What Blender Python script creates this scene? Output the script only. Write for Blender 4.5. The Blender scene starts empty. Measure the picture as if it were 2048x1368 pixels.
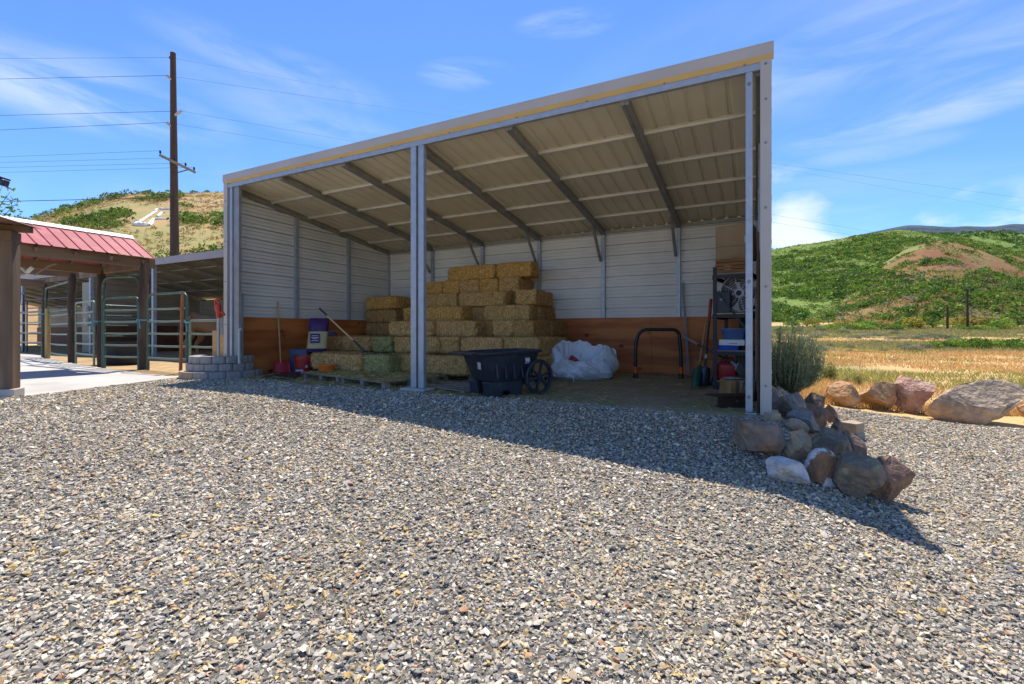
import bpy, bmesh, math, random
import numpy as np
from mathutils import Vector, Matrix, Euler
R = math.radians
random.seed(7); rng = np.random.default_rng(7)
S = bpy.context.scene
COL = S.collection

# ------------------------------------------------------------------ camera
YAW = R(27.1); FPX = 949.0; HZ = 662.0; EYE = 0.92
cam = bpy.data.cameras.new('camera'); camo = bpy.data.objects.new('camera', cam); COL.objects.link(camo)
camo.location = (0, 0, EYE); camo.rotation_euler = (R(90), 0, YAW)
cam.sensor_width = 36; cam.lens = FPX / 2048 * 36; cam.shift_y = -(684 - HZ) / 2048
cam.clip_start = 0.05; cam.clip_end = 12000
S.camera = camo

# ------------------------------------------------------------------ sky + sun
SUND = Vector((0.20, -0.404, -1.0)).normalized()          # direction the light travels
elev = math.asin(-SUND.z); azim = math.atan2(-SUND.x, -SUND.y)
w = bpy.data.worlds.new('World'); S.world = w; w.use_nodes = True
nt = w.node_tree; N = nt.nodes; L = nt.links; N.clear()
out = N.new('ShaderNodeOutputWorld'); bg = N.new('ShaderNodeBackground'); sky = N.new('ShaderNodeTexSky')
sky.sky_type = 'NISHITA'; sky.sun_disc = False; sky.sun_elevation = elev; sky.sun_rotation = azim
sky.altitude = 1900; sky.air_density = 1.0; sky.dust_density = 0.4; sky.ozone_density = 2.5
bg.inputs['Strength'].default_value = 0.13
tc = N.new('ShaderNodeTexCoord'); sep = N.new('ShaderNodeSeparateXYZ'); L.new(tc.outputs['Generated'], sep.inputs[0])
def wmath(op, a, b=None, c=None):
    n = N.new('ShaderNodeMath'); n.operation = op
    for i, v in enumerate((a, b, c)):
        if v is None: continue
        if isinstance(v, (int, float)): n.inputs[i].default_value = v
        else: L.new(v, n.inputs[i])
    return n.outputs[0]
def wramp(f, a, b):
    n = N.new('ShaderNodeMapRange'); n.interpolation_type = 'SMOOTHSTEP'
    n.inputs['From Min'].default_value = a; n.inputs['From Max'].default_value = b; L.new(f, n.inputs['Value']); return n.outputs[0]
# thin high cloud on a flat layer above, streaked along one heading
den = wmath('MAXIMUM', wmath('ADD', sep.outputs['Z'], 0.12), 0.05)
u = wmath('DIVIDE', sep.outputs['X'], den); v = wmath('DIVIDE', sep.outputs['Y'], den)
cmb = N.new('ShaderNodeCombineXYZ'); L.new(u, cmb.inputs[0]); L.new(v, cmb.inputs[1])
mp = N.new('ShaderNodeMapping'); mp.inputs['Rotation'].default_value = (0, 0, R(-38)); mp.inputs['Scale'].default_value = (0.75, 1.6, 1)
mp.inputs['Location'].default_value = (7.7, 2.3, 0)
L.new(cmb.outputs[0], mp.inputs['Vector'])
n1 = N.new('ShaderNodeTexNoise'); n1.inputs['Scale'].default_value = 0.9; n1.inputs['Detail'].default_value = 5; n1.inputs['Roughness'].default_value = 0.5; n1.inputs['Distortion'].default_value = 0.5
L.new(mp.outputs[0], n1.inputs['Vector'])
cir = wmath('MULTIPLY', wramp(n1.outputs['Fac'], 0.47, 0.90), 0.25)
# low puffy cloud close to the horizon
mp2 = N.new('ShaderNodeMapping'); mp2.inputs['Scale'].default_value = (1, 1, 2.2); mp2.inputs['Location'].default_value = (0.35, 0.2, 0.0); L.new(tc.outputs['Generated'], mp2.inputs['Vector'])
n2 = N.new('ShaderNodeTexNoise'); n2.inputs['Scale'].default_value = 5.0; n2.inputs['Detail'].default_value = 7; n2.inputs['Roughness'].default_value = 0.52
L.new(mp2.outputs[0], n2.inputs['Vector'])
side = wramp(wmath('ADD', wmath('MULTIPLY', sep.outputs['X'], 0.20), wmath('MULTIPLY', sep.outputs['Y'], 0.98)), 0.86, 0.96)
band = wmath('MULTIPLY', wmath('MULTIPLY', wramp(n2.outputs['Fac'], 0.46, 0.60), side), wmath('MULTIPLY', wramp(sep.outputs['Z'], 0.23, 0.17), 0.8))
vd = N.new('ShaderNodeVectorMath'); vd.operation = 'DISTANCE'; L.new(tc.outputs['Generated'], vd.inputs[0]); vd.inputs[1].default_value = (0.055, 0.976, 0.200)
puff = wmath('MULTIPLY', wramp(wmath('ADD', vd.outputs['Value'], wmath('MULTIPLY', wmath('SUBTRACT', n2.outputs['Fac'], 0.5), -0.22)), 0.085, 0.020), 0.85)
low = wmath('MAXIMUM', band, puff)
cl = wmath('MAXIMUM', cir, low)
# a few separate cirrus wisps, each at its own place in the sky
nw = N.new('ShaderNodeTexNoise'); nw.inputs['Scale'].default_value = 3.2; nw.inputs['Detail'].default_value = 8; nw.inputs['Roughness'].default_value = 0.62; nw.inputs['Distortion'].default_value = 0.8
mw = N.new('ShaderNodeMapping'); mw.inputs['Scale'].default_value = (1.0, 1.0, 4.5); L.new(tc.outputs['Generated'], mw.inputs['Vector']); L.new(mw.outputs[0], nw.inputs['Vector'])
def wisp(cx, cy, hw, hh, amp, slope=0.0):
    t_ = (cx - 1024) / FPX; c_ = Vector((-math.sin(YAW) + math.cos(YAW) * t_, math.cos(YAW) + math.sin(YAW) * t_, (HZ - cy) / FPX)); ln_ = c_.length; c_ /= ln_
    tg = Vector((c_.y, -c_.x, 0)).normalized()
    sb = N.new('ShaderNodeVectorMath'); sb.operation = 'SUBTRACT'; L.new(tc.outputs['Generated'], sb.inputs[0]); sb.inputs[1].default_value = c_
    dt = N.new('ShaderNodeVectorMath'); dt.operation = 'DOT_PRODUCT'; L.new(sb.outputs[0], dt.inputs[0]); dt.inputs[1].default_value = tg
    sz = N.new('ShaderNodeSeparateXYZ'); L.new(sb.outputs[0], sz.inputs[0])
    h_ = wmath('DIVIDE', dt.outputs['Value'], hw / FPX / ln_); v_ = wmath('DIVIDE', wmath('ADD', sz.outputs['Z'], wmath('MULTIPLY', dt.outputs['Value'], -slope)), hh / FPX / ln_)
    r_ = wmath('ADD', wmath('MULTIPLY', h_, h_), wmath('MULTIPLY', v_, v_))
    return wmath('MULTIPLY', wmath('MULTIPLY', wramp(r_, 1.0, 0.0), wramp(nw.outputs['Fac'], 0.34, 0.66)), amp * 0.62)
for a_ in ((150, 190, 330, 75, .75, -.05), (60, 120, 260, 60, .35, .1), (930, 148, 110, 30, .55, .05), (1135, 48, 120, 26, .60, .02), (1880, 215, 330, 50, .55, .06), (1700, 90, 420, 90, .35, .22), (1990, 90, 260, 70, .35, .1), (560, 140, 260, 50, .30, -.12), (1760, 300, 160, 26, .30, 0), (600, 230, 300, 50, .25, -.15)):
    cl = wmath('MAXIMUM', cl, wisp(*a_))
tint = N.new('ShaderNodeMix'); tint.data_type = 'RGBA'; tint.blend_type = 'MULTIPLY'; tint.inputs[0].default_value = 1.0
tint.inputs[7].default_value = (0.66, 0.92, 1.24, 1); L.new(sky.outputs[0], tint.inputs[6])
mixc = N.new('ShaderNodeMix'); mixc.data_type = 'RGBA'; mixc.inputs[7].default_value = (5.6, 5.9, 6.3, 1)
L.new(cl, mixc.inputs[0]); L.new(tint.outputs[2], mixc.inputs[6]); L.new(mixc.outputs[2], bg.inputs['Color']); L.new(bg.outputs[0], out.inputs[0])
sl = bpy.data.lights.new('sun', 'SUN'); sl.energy = 4.6; sl.angle = R(0.53); sl.color = (1.0, 0.95, 0.87)
so = bpy.data.objects.new('sun', sl); COL.objects.link(so); so.rotation_euler = SUND.to_track_quat('-Z', 'Y').to_euler(); so.location = (-20, 40, 80)
S.view_settings.view_transform = 'Standard'; S.view_settings.look = 'None'; S.view_settings.gamma = 1; S.view_settings.exposure = 0.55
S.render.engine = 'CYCLES'; S.cycles.max_bounces = 8; S.cycles.diffuse_bounces = 5; S.cycles.use_denoising = True
S.cycles.sample_clamp_indirect = 6.0

# ------------------------------------------------------------------ placing helpers (picture column/row -> world point)
SY, CY = math.sin(YAW), math.cos(YAW)
def ray(px):
    t = (px - 1024) / FPX
    return (-SY + CY * t, CY + SY * t)
def at_d(px, d, z=0.0):
    a, b = ray(px); return Vector((a * d, b * d, z))
def at_z(px, py, z=0.0):
    d = FPX * (z - EYE) / (HZ - py); return at_d(px, d, z)
def at_Y(px, Y):
    a, b = ray(px); return a / b * Y
def zat(py, d): return EYE + (HZ - py) / FPX * d
def dep(x, y): return -SY * x + CY * y

# ------------------------------------------------------------------ materials
MATS = {}
def mat(name, c1, c2=None, scale=5.0, rough=0.7, metal=0.0, bump=0.0, bscale=None, stretch=(1, 1, 1), detail=6.0, lo=0.35, hi=0.65, c3=None, s3=1.0, lo3=0.55, hi3=0.7, attr=None, spec=0.4, bdist=0.01, transl=0.0, rv=0.0):
    if name in MATS: return MATS[name]
    m = bpy.data.materials.new(name); m.use_nodes = True; t = m.node_tree; n = t.nodes; l = t.links
    b = n['Principled BSDF']; b.inputs['Roughness'].default_value = rough; b.inputs['Metallic'].default_value = metal
    b.inputs['Specular IOR Level'].default_value = spec
    tcn = n.new('ShaderNodeTexCoord'); mpn = n.new('ShaderNodeMapping'); mpn.inputs['Scale'].default_value = stretch
    l.new(tcn.outputs['Object'], mpn.inputs['Vector'])
    def noise(s, dt=detail):
        q = n.new('ShaderNodeTexNoise'); q.inputs['Scale'].default_value = s; q.inputs['Detail'].default_value = dt; l.new(mpn.outputs[0], q.inputs['Vector']); return q.outputs['Fac']
    def ramp(f, a, bb):
        q = n.new('ShaderNodeMapRange'); q.inputs['From Min'].default_value = a; q.inputs['From Max'].default_value = bb; l.new(f, q.inputs['Value']); return q.outputs[0]
    def mix(f, a, bb, mode='MIX'):
        q = n.new('ShaderNodeMix'); q.data_type = 'RGBA'; q.blend_type = mode
        if isinstance(f, float): q.inputs[0].default_value = f
        else: l.new(f, q.inputs[0])
        for i, vv in ((6, a), (7, bb)):
            if isinstance(vv, tuple): q.inputs[i].default_value = (*vv, 1) if len(vv) == 3 else vv
            else: l.new(vv, q.inputs[i])
        return q.outputs[2]
    col = c1
    if attr:
        at = n.new('ShaderNodeAttribute'); at.attribute_name = attr; col = at.outputs['Color']
    nz = None
    if c2:
        nz = noise(scale)
        col = mix(ramp(nz, lo, hi), col, c2, 'MULTIPLY' if attr else 'MIX')
    if c3: col = mix(ramp(noise(s3, 4.0), lo3, hi3), col, c3)
    if isinstance(col, tuple): b.inputs['Base Color'].default_value = (*col, 1)
    else: l.new(col, b.inputs['Base Color'])
    if rv and nz is not None:
        l.new(ramp(nz, 0.2, 0.8), n.new('ShaderNodeMapRange').inputs['Value'])
    if bump:
        bp = n.new('ShaderNodeBump'); bp.inputs['Strength'].default_value = bump; bp.inputs['Distance'].default_value = bdist
        l.new(noise(bscale or scale * 3), bp.inputs['Height']); l.new(bp.outputs[0], b.inputs['Normal'])
    if transl:
        tr = n.new('ShaderNodeBsdfTranslucent'); ms = n.new('ShaderNodeMixShader'); ms.inputs[0].default_value = transl
        if isinstance(col, tuple): tr.inputs['Color'].default_value = (*col, 1)
        else: l.new(col, tr.inputs['Color'])
        l.new(b.outputs[0], ms.inputs[1]); l.new(tr.outputs[0], ms.inputs[2]); l.new(ms.outputs[0], n['Material Output'].inputs['Surface'])
    MATS[name] = m; return m

M_panel_in = mat('shed_panel', (0.76, 0.735, 0.665), (0.66, 0.64, 0.58), 1.2, 0.5, bump=0.0)
M_roof_in = mat('roof_panel', (0.74, 0.69, 0.54), (0.66, 0.61, 0.47), 1.0, 0.5)
M_trim = mat('beige_trim', (0.50, 0.45, 0.40), (0.46, 0.41, 0.36), 1.5, 0.45)
M_triml = mat('bounce_lit_trim_lip', (0.62, 0.44, 0.18), (0.55, 0.38, 0.15), 2.0, 0.5)  # warm light bounced off the ground is put into the lip's colour
M_galv = mat('galvanised_steel', (0.42, 0.45, 0.49), (0.33, 0.36, 0.40), 9.0, 0.42, metal=0.35, bump=0.0, detail=3, lo=0.3, hi=0.7)
M_galvd = mat('grey_steel_tube', (0.32, 0.32, 0.305), (0.25, 0.25, 0.24), 6.0, 0.5, metal=0.3)
M_purlin = mat('pale_purlin', (0.66, 0.64, 0.58), (0.56, 0.54, 0.48), 3.0, 0.5, metal=0.1)
M_bolt = mat('steel_bolt', (0.30, 0.31, 0.33), None, rough=0.35, metal=0.8)
M_wood_old = mat('weathered_timber', (0.21, 0.14, 0.09), (0.13, 0.085, 0.055), 6.0, 0.85, bump=0.6, bscale=30, stretch=(1, 1, 0.12), c3=(0.30, 0.22, 0.16), s3=3.0)
M_wood_y = mat('weathered_beam', (0.23, 0.15, 0.085), (0.14, 0.09, 0.05), 6.0, 0.85, bump=0.6, bscale=30, stretch=(1, 0.12, 1), c3=(0.30, 0.21, 0.13), s3=2.0)
M_wood_grey = mat('grey_pallet_wood', (0.30, 0.26, 0.21), (0.20, 0.17, 0.13), 8.0, 0.85, bump=0.4, bscale=40, stretch=(0.2, 1, 1))
M_handle = mat('ash_handle', (0.52, 0.36, 0.17), (0.42, 0.28, 0.12), 10.0, 0.55)
M_black = mat('black_plastic', (0.018, 0.02, 0.024), (0.03, 0.034, 0.04), 6.0, 0.42)
M_blackm = mat('black_metal', (0.012, 0.014, 0.018), (0.02, 0.022, 0.027), 6.0, 0.5)
M_conc = mat('pale_concrete', (0.52, 0.485, 0.43), (0.45, 0.415, 0.37), 1.3, 0.85, bump=0.2, bscale=60, c3=(0.36, 0.33, 0.29), s3=0.5, bdist=0.004)
M_red = mat('red_plastic', (0.42, 0.028, 0.03), (0.34, 0.02, 0.024), 5.0, 0.4)
M_white = mat('white_paint', (0.78, 0.78, 0.76), None, rough=0.5)

# ------------------------------------------------------------------ mesh builder
class MB:
    def __init__(s): s.v = []; s.f = []
    def add(s, vs, fs):
        o = len(s.v); s.v += [tuple(p) for p in vs]; s.f += [tuple(i + o for i in f) for f in fs]; return s
    def box(s, c, size, M=None):
        hx, hy, hz = size[0] / 2, size[1] / 2, size[2] / 2
        vs = [Vector((x, y, z)) for x in (-hx, hx) for y in (-hy, hy) for z in (-hz, hz)]
        if M is not None: vs = [M @ q for q in vs]
        c = Vector(c)
        return s.add([q + c for q in vs], [(0, 1, 3, 2), (4, 6, 7, 5), (0, 4, 5, 1), (2, 3, 7, 6), (0, 2, 6, 4), (1, 5, 7, 3)])
    def b2(s, lo, hi): return s.box([(a + b) / 2 for a, b in zip(lo, hi)], [b - a for a, b in zip(lo, hi)])
    def beam(s, p0, p1, wd, h, up=(0, 0, 1)):
        p0 = Vector(p0); p1 = Vector(p1); d = (p1 - p0); ln = d.length; d.normalize()
        x = d.cross(Vector(up))
        if x.length < 1e-5: x = d.cross(Vector((0, 1, 0)))
        x.normalize(); z = x.cross(d)
        return s.box((p0 + p1) / 2, (wd, ln, h), Matrix((x, d, z)).transposed())
    def tube(s, pts, r, n=10, caps=True):
        pts = [Vector(p) for p in pts]; rs = r if isinstance(r, (list, tuple)) else [r] * len(pts)
        vs = []; fs = []; pu = None
        for i, p in enumerate(pts):
            a = pts[max(0, i - 1)]; b = pts[min(len(pts) - 1, i + 1)]; d = (b - a).normalized()
            if pu is None:
                u = d.cross(Vector((0, 0, 1)))
                if u.length < 1e-3: u = d.cross(Vector((1, 0, 0)))
            else: u = pu - d * pu.dot(d)
            u.normalize(); pu = u; wv = d.cross(u)
            for k in range(n):
                a2 = 2 * math.pi * k / n; vs.append(p + (u * math.cos(a2) + wv * math.sin(a2)) * rs[i])
        for i in range(len(pts) - 1):
            for k in range(n):
                fs.append((i * n + k, i * n + (k + 1) % n, (i + 1) * n + (k + 1) % n, (i + 1) * n + k))
        if caps: fs.append(tuple(range(n - 1, -1, -1))); fs.append(tuple(range((len(pts) - 1) * n, len(pts) * n)))
        return s.add(vs, fs)
    def lathe(s, prof, c, n=24, M=None, closed=False):
        vs = []; fs = []; m = len(prof); c = Vector(c)
        for k in range(n):
            a = 2 * math.pi * k / n
            for r, z in prof:
                q = Vector((r * math.cos(a), r * math.sin(a), z))
                if M is not None: q = M @ q
                vs.append(q + c)
        for k in range(n):
            for j in range(m - 1 if not closed else m):
                j2 = (j + 1) % m; k2 = (k + 1) % n
                fs.append((k * m + j, k2 * m + j, k2 * m + j2, k * m + j2))
        return s.add(vs, fs)
    def prism(s, poly, ax0, ax1, nrm, o):
        """poly 2D in axes ax0, ax1, extruded by vector nrm from origin o"""
        a = Vector(ax0); b = Vector(ax1); nn = Vector(nrm); o = Vector(o); k = len(poly)
        vs = [o + a * p[0] + b * p[1] for p in poly] + [o + a * p[0] + b * p[1] + nn for p in poly]
        fs = [tuple(range(k - 1, -1, -1)), tuple(range(k, 2 * k))] + [(i, (i + 1) % k, k + (i + 1) % k, k + i) for i in range(k)]
        return s.add(vs, fs)

def wm(o):
    m = Matrix.Identity(4)
    while o is not None:
        m = o.matrix_basis @ m; o = o.parent
    return m
def tag(o, label=None, cat=None, group=None, kind=None):
    if label: o['label'] = label
    if cat: o['category'] = cat
    if group: o['group'] = group
    if kind: o['kind'] = kind
    return o
def thing(name, label, cat, loc=(0, 0, 0), rz=0.0, group=None):
    o = bpy.data.objects.new(name, None); COL.objects.link(o); o.empty_display_size = 0.1
    o.location = loc; o.rotation_euler = (0, 0, rz); return tag(o, label, cat, group)
def mk(name, mb, m, parent=None, world=True, smooth=False, bevel=0.0, base=None):
    """link the collected shape as ONE mesh object; world=True: mb is in world coordinates"""
    vs = mb.v
    if parent is not None and world:
        inv = wm(parent).inverted(); vs = [inv @ Vector(p) for p in vs]
    elif parent is None and base is not None:
        vs = [Vector(p) - Vector(base) for p in vs]
    me = bpy.data.meshes.new(name); me.from_pydata([tuple(p) for p in vs], [], mb.f); me.validate(); me.update()
    bm = bmesh.new(); bm.from_mesh(me); bmesh.ops.recalc_face_normals(bm, faces=bm.faces); bm.to_mesh(me); bm.free()
    if m: me.materials.append(m)
    me.polygons.foreach_set('use_smooth', [bool(smooth)] * len(me.polygons))
    o = bpy.data.objects.new(name, me); COL.objects.link(o)
    if parent is not None: o.parent = parent
    elif base is not None: o.location = base
    if smooth == 'auto':
        md = o.modifiers.new('edges', 'EDGE_SPLIT'); md.split_angle = R(38)
    if bevel:
        md = o.modifiers.new('bevel', 'BEVEL'); md.width = bevel; md.segments = 2; md.limit_method = 'ANGLE'
    return o
def copy_tree(o, parent=None):
    c = o.copy(); COL.objects.link(c)
    if parent is not None: c.parent = parent
    for ch in list(o.children): copy_tree(ch, c)
    return c
def np_mesh(name, V, F, m, cols=None, smooth=False):
    """V (n,3), F (k,3) or (k,4)"""
    me = bpy.data.meshes.new(name); V = np.asarray(V, np.float32); F = np.asarray(F, np.int32); k = F.shape[1]
    me.vertices.add(len(V)); me.vertices.foreach_set('co', V.ravel())
    me.loops.add(F.size); me.loops.foreach_set('vertex_index', F.ravel())
    me.polygons.add(len(F)); me.polygons.foreach_set('loop_start', np.arange(0, F.size, k, dtype=np.int32))
    try: me.polygons.foreach_set('loop_total', np.full(len(F), k, np.int32))
    except Exception: pass
    me.polygons.foreach_set('use_smooth', np.full(len(F), bool(smooth)))
    me.update(calc_edges=True)
    if cols is not None:
        a = me.attributes.new('col', 'FLOAT_COLOR', 'POINT'); c4 = np.ones((len(V), 4), np.float32); c4[:, :3] = cols; a.data.foreach_set('color', c4.ravel())
    me.materials.append(m)
    o = bpy.data.objects.new(name, me); COL.objects.link(o); return o
def sst(a, b, x):
    t = np.clip((np.asarray(x, float) - a) / (b - a), 0, 1); return t * t * (3 - 2 * t)
def vnoise(x, y, s=1.0, seed=0):
    """cheap smooth value noise, vectorised"""
    x = np.asarray(x, float) * s; y = np.asarray(y, float) * s
    xi = np.floor(x).astype(np.int64); yi = np.floor(y).astype(np.int64); xf = x - xi; yf = y - yi
    def h(i, j):
        q = (i * 374761393 + j * 668265263 + seed * 69069) & 0x7fffffff; q = ((q ^ (q >> 13)) * 1274126177) & 0x7fffffff; return ((q ^ (q >> 16)) & 0xffff) / 65535.0
    u = xf * xf * (3 - 2 * xf); vv = yf * yf * (3 - 2 * yf)
    return (h(xi, yi) * (1 - u) + h(xi + 1, yi) * u) * (1 - vv) + (h(xi, yi + 1) * (1 - u) + h(xi + 1, yi + 1) * u) * vv
def fbm(x, y, s=1.0, o=4, seed=0):
    r = 0; a = 0.5
    for k in range(o): r = r + a * vnoise(x, y, s * 2 ** k, seed + k * 17); a *= 0.5
    return r / (1 - 0.5 ** o)

# ------------------------------------------------------------------ terrain
def G(x, y):
    """height of the ground near the sheds"""
    x = np.asarray(x, float); y = np.asarray(y, float)
    xs = np.maximum(x, -6.5)
    z = -0.03 - 0.055 * (xs + 4.8) - 0.07 * np.clip(4.2 - y, -0.0, 6) * sst(-9.5, -6.0, x) * 1.0
    z = z - 0.17 * sst(0.0, 1.3, x)
    z = np.minimum(z, 0.02)
    z = np.maximum(z, -0.62)
    front = sst(4.3, 5.6, y) * (1 - sst(0.12, 0.95, x))            # shed pad
    pad = np.where(x < -9.6, 1.0, front)
    pad = np.maximum(pad, (1 - sst(-9.4, -8.0, x)) * sst(1.5, 4.0, y))
    z = z * (1 - pad) + (-0.012) * pad
    d = dep(x, y)
    z = z + 4.5 * sst(45, 170, d) * sst(-30, 5, x)
    z = z + 0.03 * (fbm(x, y, 0.5, 3, 5) - 0.5) * sst(11, 16, d) * sst(0.5, 2, x)
    return z
def poly_v(pts):
    a = np.array(pts, float)
    return lambda px: np.interp(px, a[:, 0], a[:, 1])
def hill_fn(sky, D, d0, pw=1.0, rough=0.0, seed=1, back=1.2):
    f = poly_v([(p, (HZ - y) / FPX) for p, y in sky])
    def h(px, d):
        vs = f(px); top = EYE + D * vs
        s = np.clip((d - d0) / (D - d0), 0, None)
        up = np.where(s <= 1, np.minimum(s, 1) ** pw, np.clip(1 - ((s - 1) * back) ** 1.4, -0.2, 1))
        # round the crest off
        up = np.where((s > 0.86) & (s <= 1.0), up - 0.0 * s, up)
        x = (px - 1024) / FPX * d
        n = (fbm(x, d, 9.0 / D, 5, seed) - 0.5) * rough * D * np.clip(s * 3, 0, 1) * np.clip(1 - 0.55 * s, 0.25, 1)
        return -1.5 + (top + 1.5) * up + n
    return h
HILLS = {}
def hill(px0, px1, nx, nd, fn, d0, d1, m, smooth=True):
    px = np.linspace(px0, px1, nx); q = np.linspace(0, 1, nd); ds = d0 + (d1 - d0) * q ** 1.15
    P, Dd = np.meshgrid(px, ds); t = (P - 1024) / FPX
    X = (-SY + CY * t) * Dd; Y = (CY + SY * t) * Dd; Z = fn(P, Dd)
    V = np.stack([X, Y, Z], -1).reshape(-1, 3)
    i = np.arange((nd - 1) * nx).reshape(nd - 1, nx)[:, :-1].ravel()
    F = np.stack([i, i + 1, i + nx + 1, i + nx], -1)
    o = np_mesh('hill', V, F, m, smooth=smooth); o['kind'] = 'structure'; return o

M_field = mat('dry_field', (0.62, 0.40, 0.165), (0.54, 0.33, 0.12), 0.35, 0.95, bump=0.5, bscale=8, c3=(0.30, 0.27, 0.09), s3=0.06, lo3=0.5, hi3=0.62, bdist=0.05)
M_hill_l = mat('left_hillside', (0.46, 0.27, 0.125), (0.40, 0.26, 0.10), 0.10, 0.95, bump=0.6, bscale=1.2, detail=8, c3=(0.31, 0.275, 0.085), s3=0.045, lo3=0.5, hi3=0.62, bdist=0.5)
M_hill_g = mat('green_hillside', (0.17, 0.245, 0.033), (0.125, 0.20, 0.028), 0.05, 0.95, bump=0.8, bscale=0.4, detail=9, c3=(0.24, 0.21, 0.06), s3=0.018, lo3=0.60, hi3=0.75, bdist=2.0)
M_hill_r = mat('red_hillside', (0.195, 0.075, 0.024), (0.23, 0.145, 0.04), 0.030, 0.95, bump=0.7, bscale=0.5, detail=8, c3=(0.20, 0.21, 0.05), s3=0.022, lo3=0.54, hi3=0.64, bdist=1.0)
M_mtn = mat('far_mountain', (0.055, 0.085, 0.11), (0.035, 0.06, 0.08), 0.006, 1.0, bump=1.0, bscale=0.02, bdist=30)  # blue of the distant air is put into the mountain's colour

# one ground sheet to the horizon
def axis(lim, core, step):
    a = list(np.arange(-core, core + 1e-6, step)); s = step; p = core
    hi = []
    while p < lim: s *= 1.18; p += s; hi.append(p)
    return np.array([-q for q in reversed(hi)] + a + hi)
ax = axis(6000, 16, 0.25); X, Y = np.meshgrid(ax, ax); Z = G(X, Y)
dd = np.hypot(X, Y); Z = Z - 60 * sst(500, 4000, dd)
nx = len(ax); i = np.arange((nx - 1) * nx).reshape(nx - 1, nx)[:, :-1].ravel()
ground = np_mesh('ground', np.stack([X, Y, Z - 0.004], -1).reshape(-1, 3), np.stack([i, i + 1, i + nx + 1, i + nx], -1), M_field, smooth=True); ground['kind'] = 'structure'

f_left = hill_fn([(-700, 560), (-300, 500), (-100, 462), (0, 452), (60, 440), (90, 430), (130, 418), (200, 401), (250, 390), (300, 388), (345, 386), (450, 384), (600, 392), (800, 430), (1000, 470), (1250, 560)], 190, 30, 0.95, 0.022, 3)
f_green = hill_fn([(1100, 640), (1300, 545), (1450, 512), (1545, 500), (1600, 490), (1640, 484), (1690, 475), (1720, 469), (1760, 461), (1795, 457), (1830, 460), (1880, 468), (1950, 480), (2048, 505), (2300, 590)], 400, 150, 1.0, 0.03, 11)
f_red = hill_fn([(1600, 650), (1690, 575), (1760, 535), (1810, 502), (1850, 486), (1885, 481), (1915, 483), (1960, 492), (2010, 508), (2048, 518), (2300, 590)], 270, 120, 0.9, 0.03, 23)
f_back = hill_fn([(1500, 640), (1700, 560), (1840, 478), (1890, 467), (1960, 464), (2048, 469), (2300, 455), (2700, 560)], 700, 420, 0.9, 0.03, 31)
f_mtn = hill_fn([(1300, 600), (1600, 520), (1720, 470), (1780, 457), (1812, 450), (1840, 450), (1870, 452), (1900, 454), (1930, 452), (1965, 453), (1995, 452), (2025, 447), (2048, 448), (2300, 440), (2900, 520)], 3200, 2000, 0.9, 0.006, 41)
hill(-900, 1300, 260, 150, f_left, 30, 300, M_hill_l)
hill(1080, 2500, 240, 150, f_green, 115, 620, M_hill_g)
hill(1560, 2450, 180, 110, f_red, 118, 420, M_hill_r)
hill(1450, 2800, 140, 60, f_back, 420, 1000, M_hill_g)
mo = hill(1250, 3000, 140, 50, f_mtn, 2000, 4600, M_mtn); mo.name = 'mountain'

# ------------------------------------------------------------------ hay shed
XL, XR, YF, YB = -9.41, 0.16, 5.80, 10.57
def roof_z(y): return 3.83 - 0.134 * (y - YF)              # underside of the roof sheet
def siding(mb, p0, du, ln, z0, ztop, nrm, pitch=0.237, off=1.43):
    """ribbed horizontal cladding: profile in z, swept along du; ztop(s) gives the height of the top edge"""
    prof = []
    k = math.floor((z0 - off) / pitch) - 1
    ztm = max(ztop(0), ztop(ln))
    zz = off + k * pitch
    while zz < ztm + pitch:
        for a, dpt in ((-0.026, 0.0), (-0.022, 0.060), (0.006, 0.060), (0.010, 0.0), (0.067, 0.0), (0.069, 0.022), (0.085, 0.022), (0.087, 0.0), (0.143, 0.0), (0.145, 0.022), (0.161, 0.022), (0.163, 0.0)):
            prof.append((zz + a, dpt))
        zz += pitch
    p0 = Vector(p0); du = Vector(du); nrm = Vector(nrm); ns = 12
    vs = []; fs = []
    m = len(prof)
    for j in range(ns + 1):
        s = ln * j / ns; zt = ztop(s)
        for z, dpt in prof:
            zc = min(max(z, z0), zt); vs.append(p0 + du * s + nrm * dpt + Vector((0, 0, zc)))
    for j in range(ns):
        for i in range(m - 1): fs.append((j * m + i, (j + 1) * m + i, (j + 1) * m + i + 1, j * m + i + 1))
    mb.add(vs, fs)
    return mb
shed = thing('hay_shed', 'open fronted metal hay shed with beige trim, sloping ribbed roof and plywood kick boards', 'shed', ((XL + XR) / 2, YF, 0))
# cladding (real ribbed sheets with thickness through a solidify)
def clad(name, mb, m, parent, off=-1.0):
    o = mk(name, mb, m, parent); md = o.modifiers.new('thick', 'SOLIDIFY'); md.thickness = 0.004; md.offset = off; return o
clad('left_cladding', siding(MB(), (XL + 0.055, YF + 0.06, 0), (0, 1, 0), YB - YF - 0.08, 0.02, lambda s: roof_z(YF + 0.06 + s) + 0.01, (-1, 0, 0)), M_panel_in, shed)
clad('back_cladding', siding(MB(), (XL + 0.06, YB - 0.03, 0), (1, 0, 0), XR - XL - 0.12, 0.02, lambda s: roof_z(YB - 0.03) + 0.0, (0, 1, 0)), M_panel_in, shed)
clad('right_cladding', siding(MB(), (XR - 0.055, YF + 0.06, 0), (0, 1, 0), YB - YF - 0.08, 0.02, lambda s: roof_z(YF + 0.06 + s) + 0.01, (1, 0, 0)), M_panel_in, shed)
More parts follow.
